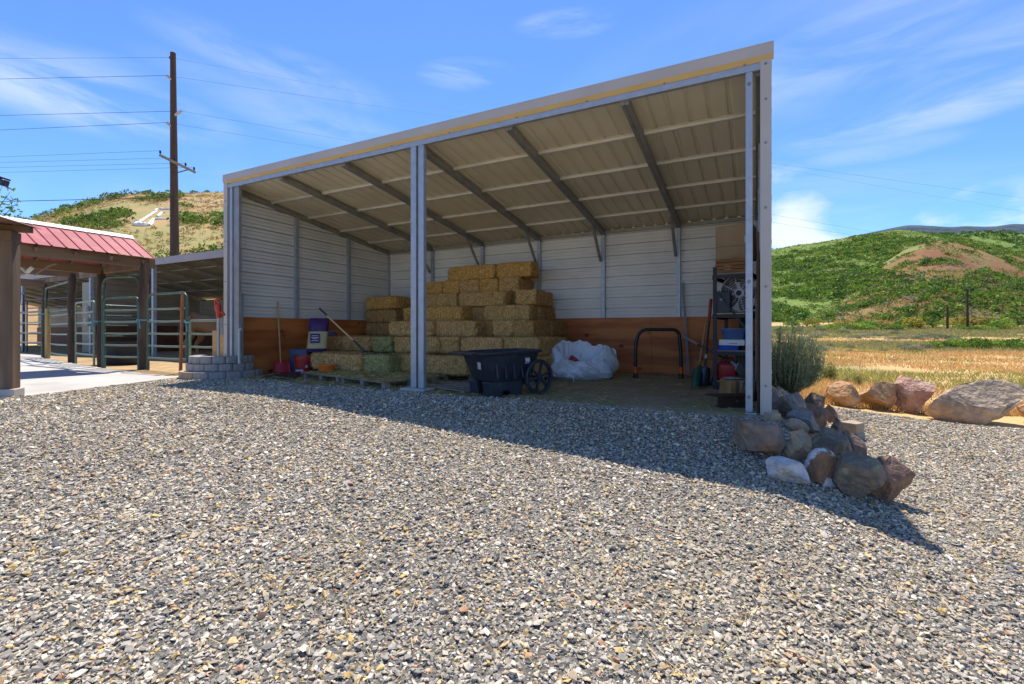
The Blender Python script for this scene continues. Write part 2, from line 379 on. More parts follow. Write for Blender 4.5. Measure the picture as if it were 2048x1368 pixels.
# roof sheet with ribs running front to back
mb = MB(); prof = []; x = XL + 0.0
while x < XR - 0.02:
    prof += [(x, 0), (x + 0.165, 0), (x + 0.185, 0.022), (x + 0.215, 0.022), (x + 0.2349, 0)]; x += 0.235
prof = [(min(a, XR), b) for a, b in prof]
vs = []; fs = []
for y in (YF + 0.015, YB + 0.10):
    vs += [(a, y, roof_z(y) + b + 0.012) for a, b in prof]
m_ = len(prof); fs = [(i, i + 1, m_ + i + 1, m_ + i) for i in range(m_ - 1)]
o = clad('roof', MB().add(vs, fs), M_roof_in, shed, off=1.0)
# fascia with a folded lip, front beam
mb = MB(); mb.b2((XL, YF - 0.030, 3.885), (XR + 0.02, YF - 0.012, 4.005)); mb.b2((XL, YF - 0.030, 4.005), (XR + 0.02, YF + 0.10, 4.018)); mb.b2((XL, YF - 0.012, 3.885), (XL + 0.004, YF + 0.1, 4.004)); mb.b2((XR + 0.016, YF - 0.012, 3.885), (XR + 0.02, YF + 0.1, 4.004))
mk('fascia', mb, M_trim, shed, bevel=0.003)
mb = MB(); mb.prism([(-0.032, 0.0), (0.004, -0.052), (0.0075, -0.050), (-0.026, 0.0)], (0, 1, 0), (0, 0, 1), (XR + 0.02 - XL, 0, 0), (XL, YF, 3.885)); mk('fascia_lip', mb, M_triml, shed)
mb = MB(); mb.b2((XL + 0.05, YF, 3.755), (XR - 0.1, YF + 0.06, 3.830)); mk('front_beam', mb, M_galv, shed, bevel=0.004)
BX = [-9.35, -7.80, -6.22, -4.63, -3.05, -1.43, 0.06]
for k, x in enumerate(BX):
    mb = MB()
    y0, y1 = YF + 0.061, YB - 0.04
    for dx in (-0.047, 0.0015):
        mb.beam((x + dx + 0.0225, y0, roof_z(y0) - 0.055), (x + dx + 0.0225, y1, roof_z(y1) - 0.055), 0.045, 0.102)
    mk('rafter', mb, M_galvd, shed, bevel=0.003)
    mb = MB(); mb.b2((x - 0.04, YB - 0.105, 0.0), (x + 0.04, YB - 0.038, roof_z(YB - 0.07) - 0.108)); mk('back_post', mb, M_galv, shed, bevel=0.004)
    if 0 < k < 6:
        mb = MB(); mb.beam((x - 0.052, YB - 0.11, 2.50), (x - 0.052, YB - 0.72, roof_z(YB - 0.72) - 0.09), 0.02, 0.06, up=(1, 0, 0)); mb.beam((x - 0.045, YB - 0.11, 2.50), (x - 0.045, YB - 0.72, roof_z(YB - 0.72) - 0.09), 0.03, 0.055); mk('brace', mb, M_galvd, shed)
for y in (6.78, 7.73, 8.69, 9.66):
    for a, b in zip(BX[:-1], BX[1:]):
        mb = MB(); zc = roof_z(y); xa, xb = a + 0.049, b - 0.049
        mb.prism([(-0.05, 0.0), (-0.03, 0.0), (-0.022, -0.032), (0.022, -0.032), (0.03, 0.0), (0.05, 0.0), (0.05, 0.010), (-0.05, 0.010)], (0, 1, -0.134), (0, 0, 1), (xb - xa, 0, 0), (xa, y, zc))
        mk('purlin', mb, M_purlin, shed)
mb = MB(); mb.b2((XL + 0.06, YB - 0.10, roof_z(YB) - 0.075), (XR - 0.06, YB - 0.042, roof_z(YB) - 0.003)); mk('back_beam', mb, M_galvd, shed)
for x in np.arange(XL + 0.2, XR - 0.1, 0.235):
    mb = MB(); mb.lathe([(0.0, -0.012), (0.012, -0.01), (0.014, 0.0)], (x + 0.07, YB - 0.16, roof_z(YB - 0.16) + 0.012), 8); mk('roof_screw', mb, M_purlin, shed)
# side posts along the left and right walls
for y in (7.41, 8.97):
    mb = MB(); mb.b2((XL + 0.056, y - 0.045, 0.0), (XL + 0.116, y + 0.045, roof_z(y) - 0.105)); mk('side_post', mb, M_galv, shed, bevel=0.004)
    mb = MB(); mb.b2((XR - 0.116, y - 0.045, 0.0), (XR - 0.056, y + 0.045, roof_z(y) - 0.105)); mk('side_post', mb, M_galv, shed, bevel=0.004)
# front posts
def front_post(x0, x1, y0=YF + 0.0, y1=YF + 0.08, z0=0.0, z1=3.755, m=None):
    mb = MB(); mb.b2((x0, y0, z0), (x1, y1, z1)); return mk('front_post', mb, m or M_galv, shed, bevel=0.010)
pp = [front_post(-4.727, -4.622, z0=0.045), front_post(-4.581, -4.478, z0=0.045), front_post(-0.092, -0.020, z0=0.03), front_post(-9.235, -9.165), front_post(-9.10, -8.985, YF + 0.05, YF + 0.13, 0.0, 1.68, M_galvd)]
mb = MB(); mb.b2((-9.115, YF - 0.02, 0.0), (-9.105, YF + 0.02, 0.0)) if False else None
mb = MB(); mb.b2((-9.15, YF + 0.03, 0.0), (-8.99, YF + 0.09, 3.755)); mk('post_channel', mb, M_galvd, shed, bevel=0.004)
mb = MB(); mb.b2((-0.095, YF - 0.012, -0.02), (0.02, YF + 0.11, 0.028)); mk('post_shoe', mb, M_galv, shed, bevel=0.004)
mb = MB(); mb.b2((-4.86, YF - 0.10, -0.09), (-4.40, YF + 0.2, 0.043)); mk('footing', mb, M_conc, shed, bevel=0.01)
# corner trim
mb = MB(); mb.b2((0.052, YF - 0.008, -0.05), (0.16, YF + 0.003, 3.884)); mb.b2((0.157, YF + 0.003, -0.05), (0.1605, YF + 0.12, 3.884)); mb.b2((0.052, YF + 0.003, -0.05), (0.056, YF + 0.05, 3.80)); mk('corner_trim', mb, M_trim, shed, bevel=0.003)
mb = MB(); mb.b2((-9.41, YF - 0.008, 0.30), (-9.30, YF + 0.003, 3.884)); mb.b2((-9.4135, YF - 0.008, 0.0), (-9.4105, YF + 0.12, 3.884)); mb.b2((-9.304, YF + 0.003, 0.3), (-9.30, YF + 0.05, 3.80)); mk('corner_trim', mb, M_trim, shed, bevel=0.003)
def screw(x, y, z, par=shed, r=0.011): 
    mb = MB(); mb.lathe([(0.0, 0.012), (r * 0.6, 0.012), (r, 0.004), (r * 1.25, 0.002), (r * 1.25, -0.004)], (x, y, z), 10, Matrix.Rotation(R(90), 3, 'X')); return mk('screw', mb, M_bolt, par)
for z in (0.33, 1.40, 2.25, 2.95, 3.42, 3.8): screw(0.105, YF - 0.010, z)
for z in (0.45, 1.05, 1.9, 2.7, 3.5): screw(-9.355, YF - 0.010, z)
for z in (0.20, 1.46, 3.62): screw(-0.056, YF - 0.002, z, r=0.016)
for x in (-9.27, -8.55, -7.3, -6.2, -5.1, -4.0, -2.9, -1.9, -0.95, -0.1): screw(x, YF - 0.001, 3.842, r=0.009)
# plywood kick boards: 2.4 m sheets
M_ply = mat('plywood', (0.47, 0.135, 0.030), (0.32, 0.085, 0.022), 3.0, 0.6, bump=0.15, bscale=40, stretch=(0.35, 0.35, 2.2), c3=(0.56, 0.185, 0.045), s3=1.7, lo3=.48, hi3=.60, bdist=0.003)
def knots(m):
    t = m.node_tree; n = t.nodes; l = t.links; b = n['Principled BSDF']; src = b.inputs['Base Color'].links[0].from_socket
    tcn = n.new('ShaderNodeTexCoord'); vo = n.new('ShaderNodeTexVoronoi'); vo.inputs['Scale'].default_value = 3.1; vo.inputs['Randomness'].default_value = 1.0
    mpn = n.new('ShaderNodeMapping'); mpn.inputs['Scale'].default_value = (0.8, 0.8, 1.1); l.new(tcn.outputs['Object'], mpn.inputs[0]); l.new(mpn.outputs[0], vo.inputs['Vector'])
    mr = n.new('ShaderNodeMapRange'); mr.inputs['From Min'].default_value = 0.07; mr.inputs['From Max'].default_value = 0.19; mr.inputs['To Min'].default_value = 0.9; mr.inputs['To Max'].default_value = 0.0; l.new(vo.outputs['Distance'], mr.inputs['Value'])
    mx = n.new('ShaderNodeMix'); mx.data_type = 'RGBA'; mx.inputs[7].default_value = (0.055, 0.022, 0.010, 1); l.new(mr.outputs[0], mx.inputs[0]); l.new(src, mx.inputs[6]); l.new(mx.outputs[2], b.inputs['Base Color'])
knots(M_ply)
for a in np.arange(XL + 0.12, XR - 0.12, 2.438):
    b = min(a + 2.434, XR - 0.12); mb = MB(); mb.b2((a, YB - 0.124, 0.0), (b, YB - 0.106, 1.215)); mk('plywood_sheet', mb, M_ply, shed)
for a in np.arange(YF + 0.14, YB - 0.13, 2.438):
    b = min(a + 2.434, YB - 0.126)
    mb = MB(); mb.b2((XL + 0.117, a, 0.0), (XL + 0.135, b, 1.206)); mk('plywood_sheet', mb, M_ply, shed)
# brown particle board on the inside of the right wall
M_pb = mat('brown_board', (0.21, 0.125, 0.06), (0.16, 0.09, 0.045), 8.0, 0.8)
mb = MB(); mb.b2((XR - 0.135, YF + 0.16, 0.0), (XR - 0.117, YB - 0.126, 2.03)); mk('wall_board', mb, M_pb, shed)

# ------------------------------------------------------------------ ground sheets: gravel bed, walkway, shed floor
M_gbed = mat('gravel_bed', (0.10, 0.092, 0.08), (0.20, 0.18, 0.145), 60.0, 0.95, bump=0.9, bscale=70, detail=4, lo=0.4, hi=0.62, bdist=0.02)
def walk_edge(y): return np.interp(y, [-6, 1.0, 2.7, 3.8, 5.57, 6.2], [-8.0, -8.3, -8.94, -9.45, -10.16, -9.6])
def is_gravel(x, y):
    x = np.asarray(x, float); y = np.asarray(y, float)
    m = (x > walk_edge(y) + 0.02) & (y < 5.72 + 0.12 * np.sin(x * 2.1) + 0.1 * (fbm(x, y, 1.5, 3, 9) - 0.5)) & (x < 0.5)
    right = (x >= 0.35) & (y < 10.45 + 0.25 * np.sin(x * 1.3))
    return (m | right)
def sheet(name, xs, ys, zoff, m, test=None, zf=G):
    X, Y = np.meshgrid(xs, ys); Z = zf(X, Y) + zoff; nx = len(xs)
    i = np.arange((len(ys) - 1) * nx).reshape(len(ys) - 1, nx)[:, :-1].ravel(); F = np.stack([i, i + 1, i + nx + 1, i + nx], -1)
    if test is not None:
        cx = (X.ravel()[i] + X.ravel()[i + nx + 1]) / 2; cy = (Y.ravel()[i] + Y.ravel()[i + nx + 1]) / 2; F = F[test(cx, cy)]
    o = np_mesh(name, np.stack([X, Y, Z], -1).reshape(-1, 3), F, m, smooth=True); o['kind'] = 'structure'; return o
sheet('gravel_drive', np.arange(-10.5, 14, 0.1), np.arange(-5, 10.9, 0.1), 0.012, M_gbed, is_gravel)
# stones: one mesh of crushed rock
def hull(n, seed, flat):
    r = np.random.default_rng(seed); p = r.normal(size=(n, 3)); p /= np.linalg.norm(p, axis=1)[:, None]; p *= r.uniform(0.75, 1.1, (n, 1)); p *= np.array([1, r.uniform(0.6, 0.9), flat])
    bm = bmesh.new(); [bm.verts.new(q) for q in p]; bm.verts.ensure_lookup_table(); bmesh.ops.convex_hull(bm, input=bm.verts[:]); bmesh.ops.triangulate(bm, faces=bm.faces[:])
    loose = [vv for vv in bm.verts if not vv.link_faces]; bmesh.ops.delete(bm, geom=loose, context='VERTS')
    bm.verts.index_update(); V = np.array([vv.co[:] for vv in bm.verts]); F = np.array([[vv.index for vv in f.verts] for f in bm.faces]); bm.free(); return V, F
PAL = np.array([[.36, .335, .295], [.30, .285, .262], [.46, .425, .365], [.56, .505, .42], [.66, .59, .475], [.78, .72, .63], [.62, .45, .24], [.62, .45, .17], [.50, .29, .17], [.18, .174, .166], [.48, .39, .275], [.58, .46, .32]])
PW = np.array([.21, .15, .16, .11, .09, .045, .05, .025, .025, .06, .05, .035]); PW /= PW.sum()
def rocks(name, x, y, size, m, zoff=0.0, seed=3, pal=PAL, pw=PW, zf=G):
    r = np.random.default_rng(seed); n = len(x); K = 14; T = [hull(11, 100 + k, [.36, .45, .55, .68][k % 4]) for k in range(K)]
    z = zf(x, y); ch = r.integers(0, K, n); yaw = r.uniform(0, 2 * np.pi, n); tx = r.normal(0, .30, n); ty = r.normal(0, .30, n)
    col = pal[r.choice(len(pal), n, p=pw)] * r.uniform(.78, 1.22, (n, 1)) * np.array([1.11, 1.05, .965]); Vs = []; Fs = []; Cs = []; o = 0
    for k in range(K):
        s = np.where(ch == k)[0]; V, F = T[k]
        c, sn = np.cos(yaw[s]), np.sin(yaw[s]); cx, sx = np.cos(tx[s]), np.sin(tx[s]); cy, sy = np.cos(ty[s]), np.sin(ty[s])
        P = V[None] * size[s][:, None, None]
        a = P.copy(); P[:, :, 1] = a[:, :, 1] * cx[:, None] - a[:, :, 2] * sx[:, None]; P[:, :, 2] = a[:, :, 1] * sx[:, None] + a[:, :, 2] * cx[:, None]
        a = P.copy(); P[:, :, 0] = a[:, :, 0] * cy[:, None] + a[:, :, 2] * sy[:, None]; P[:, :, 2] = -a[:, :, 0] * sy[:, None] + a[:, :, 2] * cy[:, None]
        a = P.copy(); P[:, :, 0] = a[:, :, 0] * c[:, None] - a[:, :, 1] * sn[:, None]; P[:, :, 1] = a[:, :, 0] * sn[:, None] + a[:, :, 1] * c[:, None]
        P[:, :, 0] += x[s][:, None]; P[:, :, 1] += y[s][:, None]; P[:, :, 2] += (z[s] + zoff + size[s] * r.uniform(.1, .75, len(s)))[:, None]
        Vs.append(P.reshape(-1, 3)); Fs.append((F[None] + (np.arange(len(s)) * len(V))[:, None, None] + o).reshape(-1, 3)); Cs.append(np.repeat(col[s], len(V), 0)); o += len(s) * len(V)
    A = np.concatenate(Vs); tone = 0.86 + 0.34 * fbm(A[:, 0], A[:, 1], 0.55, 4, 61); dust = np.clip((fbm(A[:, 0], A[:, 1], 0.8, 3, 67) - .52) * 3.2, 0, .55)[:, None]; Cc = np.concatenate(Cs) * tone[:, None]; Cc = Cc * (1 - dust) + (Cc * .4 + np.array([.30, .245, .165])) * dust
    return np_mesh(name, A, np.concatenate(Fs), m, Cc)
M_stone = mat('crushed_stone', (1, 1, 1), (0.72, 0.72, 0.72), 90.0, 0.8, attr='col', detail=3, spec=0.25)
d = 1.05 + (11.5 - 1.05) * rng.random(3000000) ** 0.62
t = rng.uniform(-1.35, 1.35, len(d))
# keep an even density per square metre: weight ~ d (width of the view) * (falls off with distance)
x = (-SY + CY * t) * d; y = (CY + SY * t) * d
dens = np.where(d < 3.2, 7200, np.where(d < 5.5, 5200, 3200))
q = 0.62; pd = (1 / q) * ((d - 1.05) / 10.45 + 1e-6) ** (1 / q - 1) / 10.45          # pdf of d
keep = rng.random(len(d)) < dens * (2.7 * d) / (len(d) * pd)
keep &= is_gravel(x, y) & (np.abs(x) < 13)
x, y, d = x[keep], y[keep], d[keep]
size = 0.5 * np.clip(rng.lognormal(math.log(0.0205), 0.38, len(x)), 0.009, 0.056) * np.where(d < 3.2, 1.0, np.where(d < 5.5, 1.08, 1.22))
# the drive goes on beyond both sides and in front of the view
n_ = 520000; x2 = rng.uniform(-9.5, 10, n_); y2 = rng.uniform(-3.5, 10.6, n_); d2 = dep(x2, y2); t2 = (CY * x2 + SY * y2) / np.maximum(d2, .01)
k2 = is_gravel(x2, y2) & ~((d2 > 1.05) & (np.abs(t2) < 1.35) & (d2 < 11.5)) & (rng.random(n_) < .55 * np.clip(1.5 - np.hypot(x2, y2) / 14, .25, 1)); x2, y2 = x2[k2], y2[k2]
size = np.concatenate([size, 0.5 * 1.30 * np.clip(rng.lognormal(math.log(0.024), 0.36, len(x2)), 0.012, 0.06)]); x = np.concatenate([x, x2]); y = np.concatenate([y, y2])
gravel = rocks('gravel', x, y, size, M_stone, 0.008, 5)
tag(gravel, 'grey and tan crushed stone gravel covering the drive', 'gravel', kind='stuff'); print('stones', len(x))
# loose straw and dead grass on the gravel
def strips(name, P, yaw, ln, wd, pitch, cols, m, curl=0.0):
    n = len(P); dx = np.stack([np.cos(yaw) * np.cos(pitch), np.sin(yaw) * np.cos(pitch), np.sin(pitch)], -1) * ln[:, None]
    sx = np.stack([-np.sin(yaw), np.cos(yaw), rng.normal(0, .5, n)], -1) * wd[:, None] / 2
    V = np.stack([P - dx / 2 - sx, P - dx / 2 + sx, P + dx / 2 + sx, P + dx / 2 - sx], 1).reshape(-1, 3)
    F = np.arange(4 * n).reshape(-1, 4); return np_mesh(name, V, F, m, np.repeat(cols, 4, 0))
M_straw = mat('straw', (1, 1, 1), None, rough=0.8, attr='col', spec=0.2)
SPAL = np.array([[.50, .37, .16], [.42, .30, .12], [.58, .46, .24], [.30, .24, .10], [.34, .30, .13]])
n = 9000; d = 1.2 + 7 * rng.random(n) ** 0.7; t = rng.uniform(-1.15, 1.15, n); x = (-SY + CY * t) * d; y = (CY + SY * t) * d
k = is_gravel(x, y) & (rng.random(n) < 0.35 + 0.65 * (fbm(x, y, 1.1, 3, 77) > 0.52)); x, y = x[k], y[k]; n = len(x)
o = strips('dry_straw', np.stack([x, y, G(x, y) + .034], -1), rng.uniform(0, 6.28, n), rng.uniform(.02, .11, n), rng.uniform(.002, .005, n), rng.normal(0, .25, n), SPAL[rng.integers(0, 5, n)], M_straw)
tag(o, 'stray bits of dry straw lying on the gravel', 'straw', kind='stuff')
# concrete walkway slab
mb = MB(); ys = np.linspace(-6, 5.57, 24)
edge = [(float(walk_edge(q)), float(q)) for q in ys]
poly = edge + [(-10.35, 5.32), (-11.5, 5.42), (-13.2, 5.62), (-15.1, 5.9), (-18.5, 6.5), (-23.0, 7.6), (-34, 9.0), (-34, -6)]
mb.prism(poly, (1, 0, 0), (0, 1, 0), (0, 0, 0.165), (0, 0, -0.145)); o = mk('walkway', mb, M_conc, None, bevel=0.012); o['kind'] = 'structure'
# shed floor
M_floor = mat('dirt_floor', (0.34, 0.255, 0.155), (0.25, 0.185, 0.11), 2.2, 0.95, bump=0.7, bscale=30, c3=(0.26, 0.23, 0.10), s3=1.1, lo3=0.46, hi3=0.6, bdist=0.02)
def fl(x, y): return np.minimum(0.006 + 0.02 * (fbm(x, y, 2.2, 3, 4) - 0.5), 0.02) - 0.16 * sst(5.75, 5.35, y) 
sheet('dirt_floor', np.arange(-9.4, 0.2, 0.08), np.arange(5.35, 10.52, 0.08), 0.002, M_floor, None, fl)
# pen dirt
M_pen = mat('pen_dirt', (0.46, 0.31, 0.15), (0.36, 0.23, 0.11), 1.6, 0.95, bump=0.8, bscale=14, c3=(0.50, 0.36, 0.19), s3=3.0, bdist=0.04)
sheet('pen_floor', np.arange(-40, -9.44, 0.3), np.arange(4.9, 16, 0.3), 0.0, M_pen, lambda x, y: (y > 5.0 + np.maximum(0, -x - 10.3) * 0.0), lambda x, y: 0.0 + 0.035 * (fbm(x, y, 0.9, 4, 14) - 0.45))
# hay litter on the floor
n = 30000; x = rng.uniform(-9.2, -0.1, n); y = 5.5 + 5.0 * rng.random(n) ** 1.2
k = rng.random(n) < np.clip(1.25 - 0.28 * np.abs(x + 6.0) + 0.9 * (fbm(x, y, 1.2, 3, 3) - 0.4), 0.10, 1); x, y = x[k], y[k]; n = len(x)
HPAL = np.array([[.46, .34, .13], [.36, .29, .11], [.52, .38, .16], [.27, .26, .09], [.58, .43, .21]])
o = strips('loose_hay', np.stack([x, y, fl(x, y) + rng.uniform(.006, .03, n)], -1), rng.uniform(0, 6.28, n), rng.uniform(.03, .14, n), rng.uniform(.003, .007, n), rng.normal(0, .15, n), HPAL[rng.integers(0, 5, n)], M_straw)
tag(o, 'loose hay scattered over the dirt floor of the shed', 'hay', kind='stuff')

# ------------------------------------------------------------------ hay bales
def bale_mesh(nm, base, seed, lx=1.0, ly=0.44, lz=0.336, ns=2600):
    r = np.random.default_rng(seed); bm = bmesh.new(); bmesh.ops.create_cube(bm, size=1.0)
    bmesh.ops.subdivide_edges(bm, edges=bm.edges[:], cuts=15, use_grid_fill=True)
    V = np.array([q.co[:] for q in bm.verts]); F = np.array([[q.index for q in f.verts] for f in bm.faces]); bm.free()
    P = V * 2; e = 9.0; n = (np.abs(P) ** e).sum(1) ** (1 / e); P = P / n[:, None] * np.array([1, 1, 1])      # rounded box
    P = P * np.array([lx, ly, lz]) / 2
    o = r.uniform(0, 50); bulge = 0.014 * np.sin((P[:, 0] / lx + .5) * np.pi * 3) ** 2
    P[:, 2] *= 1 + 0.03 * np.sin((P[:, 0] / lx + .5) * np.pi * 3 + 1.2) ** 2
    nn = fbm(P[:, 0] * 9 + P[:, 1] * 5 + o, P[:, 2] * 9 - P[:, 1] * 7 + o, 1.3, 4, seed) - 0.5
    fl_ = fbm(P[:, 0] * 24 + o, P[:, 1] * 1.5, 1.0, 2, seed + 5) - 0.5                                        # flakes across the length
    P = P * (1 + (0.15 * nn + 0.045 * fl_)[:, None])
    P[:, 2] += lz / 2
    base = np.array(base); c = base * (0.62 + 0.55 * (fbm(P[:, 0] * 14 + o, P[:, 2] * 14 + P[:, 1] * 11, 1.5, 4, seed + 9)))[:, None]
    c *= (0.85 + 0.3 * (fl_ + .5))[:, None]
    # strands lying in and sticking out of the faces
    k = r.integers(0, len(F), ns); Q = P[F[k]].mean(1); out_ = Q - np.array([0, 0, lz / 2]); out_ = out_ / (np.abs(out_) / (np.array([lx, ly, lz]) / 2)).max(1)[:, None]
    ax_ = np.argmax(np.abs(out_) / (np.array([lx, ly, lz]) / 2), 1); nr = np.zeros((ns, 3)); nr[np.arange(ns), ax_] = np.sign(out_[np.arange(ns), ax_])
    dr = r.normal(size=(ns, 3)) * np.array([.35, .8, 1.0]); dr -= nr * (dr * nr).sum(1)[:, None]; dr /= np.linalg.norm(dr, axis=1)[:, None] + 1e-9
    dr += nr * r.uniform(-.12, .60, (ns, 1)); sd = np.cross(dr, nr); sd /= np.linalg.norm(sd, axis=1)[:, None] + 1e-9
    ln = r.uniform(.02, .085, (ns, 1)); wd = r.uniform(.0012, .0035, (ns, 1)); Q = Q + nr * .004
    SV = np.stack([Q - dr * ln / 2 - sd * wd, Q - dr * ln / 2 + sd * wd, Q + dr * ln / 2 + sd * wd, Q + dr * ln / 2 - sd * wd], 1).reshape(-1, 3)
    SC = np.repeat(base * r.uniform(.55, 1.75, (ns, 1)), 4, 0)
    A = np.concatenate([P, SV]); FF = np.concatenate([F, np.arange(ns * 4).reshape(-1, 4) + len(P)])
    ob = np_mesh(nm, A, FF, M_hay, np.concatenate([c, SC]), smooth=False); me = ob.data; bpy.data.objects.remove(ob); return me
M_hay = mat('hay', (1, 1, 1), (0.45, 0.45, 0.42), 60.0, 0.9, attr='col', stretch=(1, 1, .35), bump=0.9, bscale=110, detail=4, spec=0.15, bdist=0.012)
BC = {'golden': (.84, .485, .145), 'tan': (.80, .485, .19), 'olive': (.74, .465, .175), 'green': (.46, .43, .17), 'brown': (.68, .405, .15)}
BM = {k: [bale_mesh('hay_bale', v, 40 + 7 * i + j) for j in range(2)] for i, (k, v) in enumerate(BC.items())}
BH, BZ = 0.338, 0.125
ORD = ['leftmost', 'second from the left', 'third from the left', 'fourth from the left', 'fifth from the left', 'sixth from the left']
ROWN = {7: 'topmost row', 6: 'second row from the top', 5: 'third row from the top', 4: 'fourth row from the top', 3: 'fifth row from the top', 2: 'second row from the floor', 1: 'floor row'}
def bale(X0, X1, Y, row, ori, col, label, group, depth=None, jz=0.0):
    ln = (X1 - X0) * 1.03; me = BM[col][random.randrange(2)]; o = bpy.data.objects.new('hay_bale', me); COL.objects.link(o)
    dp = depth or (0.44 if ori == 'L' else 0.98)
    if ori == 'L': o.scale = (ln / 1.0, dp / 0.44, 1.0); o.rotation_euler = (R(random.uniform(-.8, .8)), R(random.uniform(-.8, .8)), R(random.uniform(-3, 3)) + random.choice((0, math.pi)))
    else: o.scale = (dp / 1.0, ln / 0.44, 1.0); o.rotation_euler = (R(random.uniform(-.8, .8)), R(random.uniform(-.8, .8)), math.pi / 2 + R(random.uniform(-3, 3)) + random.choice((0, math.pi)))
    o.location = ((X0 + X1) / 2, Y + dp / 2, BZ + BH * (row - 1) + jz)
    return tag(o, label, 'hay bale', group)
big = 'hay bales stacked in the big pile by the back wall'
rows = {
 7: [(894, 990, 9.66, 'L', 'golden'), (991, 1063, 9.64, 'L', 'golden')],
 6: [(850, 883, 9.60, 'E', 'golden'), (884, 917, 9.60, 'E', 'golden'), (918, 956, 9.59, 'E', 'tan'), (957, 995, 9.62, 'E', 'golden'), (997, 1036, 9.58, 'E', 'tan')],
 5: [(843, 914, 9.28, 'L', 'olive'), (916, 1008, 9.24, 'L', 'olive'), (1030, 1071, 9.22, 'E', 'tan')],
 4: [(806, 831, 8.85, 'E', 'golden'), (832, 922, 8.86, 'L', 'golden'), (967, 1059, 8.98, 'L', 'olive')],
 3: [(777, 864, 8.30, 'L', 'tan'), (869, 950, 8.40, 'L', 'tan'), (984, 1027, 8.45, 'E', 'tan')],
 2: [(787, 876, 7.80, 'L', 'olive'), (877, 919, 7.86, 'E', 'olive'), (921, 1000, 7.72, 'L', 'tan'), (1001, 1078, 7.82, 'L', 'olive')],
 1: [(776, 847, 7.18, 'L', 'olive'), (849, 935, 7.12, 'L', 'olive'), (936, 1010, 7.16, 'L', 'olive'), (1011, 1062, 7.3, 'E', 'tan')]}
LEN = {'L': 'long side out', 'E': 'cut end out'}
for rw, lst in rows.items():
    for i, (a, b, Yf, ori, col) in enumerate(lst):
        pos = ORD[i] if i < len(lst) - 1 else 'rightmost'
        dp = {6: 0.86, 5: 1.0, 3: 1.0}.get(rw) if ori == 'E' else None
        bale(at_Y(a, Yf), at_Y(b, Yf), Yf, rw, ori, col, f'{col} bale, {pos} in the {ROWN[rw]} of the pile'.replace('from the left', 'from left'), big, dp, 0.0)
# bales behind them along the right side of the pile
xr = at_Y(1059, 8.98)
bale(xr - .44, xr, 9.45, 4, 'E', 'brown', 'brown hay bale on the right side of the pile behind the fourth row down', big)
xr = at_Y(1027, 8.45) + .42
bale(xr - .44, xr, 9.40, 3, 'E', 'brown', 'brown hay bale at the right side of the pile, behind the fifth row', big)
bale(at_Y(1027, 8.45) + .01, at_Y(1027, 8.45) + .43, 8.42, 3, 'E', 'brown', 'brown hay bale set back beside the rightmost bale of the fifth row', big)
bale(at_Y(1078, 7.82) - .5, at_Y(1078, 7.82), 8.28, 2, 'E', 'olive', 'olive hay bale behind the dump cart, on the right side of the second row', big)
bale(at_Y(918, 9.3), at_Y(972, 9.3), 9.32, 4, 'L', 'brown', 'brown hay bale set back in the gap of the fourth row from the top', big)
bale(at_Y(948, 8.82), at_Y(986, 8.82), 8.80, 3, 'L', 'brown', 'brown hay bale set back in the gap of the fifth row', big, 0.5)
bale(at_Y(1008, 9.6), at_Y(1033, 9.6), 9.62, 5, 'L', 'brown', 'narrow brown hay bale set back in the gap of the third row', big, 0.5)
# left group
lg = 'hay bales on the pallets left of the front posts'
bale(at_Y(619, 6.85), at_Y(722, 6.85), 6.85, 1, 'L', 'tan', 'tan hay bale, long side out, behind the orange feed pan on the pallet', lg)
bale(at_Y(726, 6.82), at_Y(775, 6.82), 6.82, 1, 'E', 'green', 'bright green hay bale, cut end out, on the pallet left of the front posts', lg, 0.95)
bale(at_Y(619, 7.32), at_Y(722, 7.32), 7.32, 1, 'L', 'tan', 'tan hay bale under the purple feed bag, behind the front one', lg)
bale(at_Y(625, 7.9), at_Y(722, 7.9), 7.9, 1, 'L', 'brown', 'brown hay bale under the back bales, almost hidden', lg, 0.9)
bale(at_Y(652, 8.0), at_Y(680, 8.0), 8.0, 2, 'E', 'tan', 'tan hay bale right beside the purple feed bag', lg)
bale(at_Y(681, 7.92), at_Y(738, 7.92), 7.92, 2, 'L', 'brown', 'brown hay bale with the fork lying across it', lg, 0.6)
bale(at_Y(742, 7.86), at_Y(784, 7.86), 7.86, 2, 'E', 'green', 'green hay bale, cut end out, right of the fork tines', lg)
lt = 'hay bales in the tall stack against the left wall'
for rw, nm, c in ((5, 'top bale', 'golden'), (4, 'middle bale', 'brown'), (3, 'lowest visible bale', 'brown')):
    bale(at_Y(730, 9.4), at_Y(790, 9.4), 9.4, rw, 'L', c, f'{c} hay bale, {nm} of the tall stack near the left wall', lt, 0.75)
for rw in (1, 2): bale(at_Y(730, 9.4), at_Y(790, 9.4), 9.4, rw, 'L', 'brown', 'brown hay bale low in the tall stack, mostly hidden by other bales', lt, 0.75)

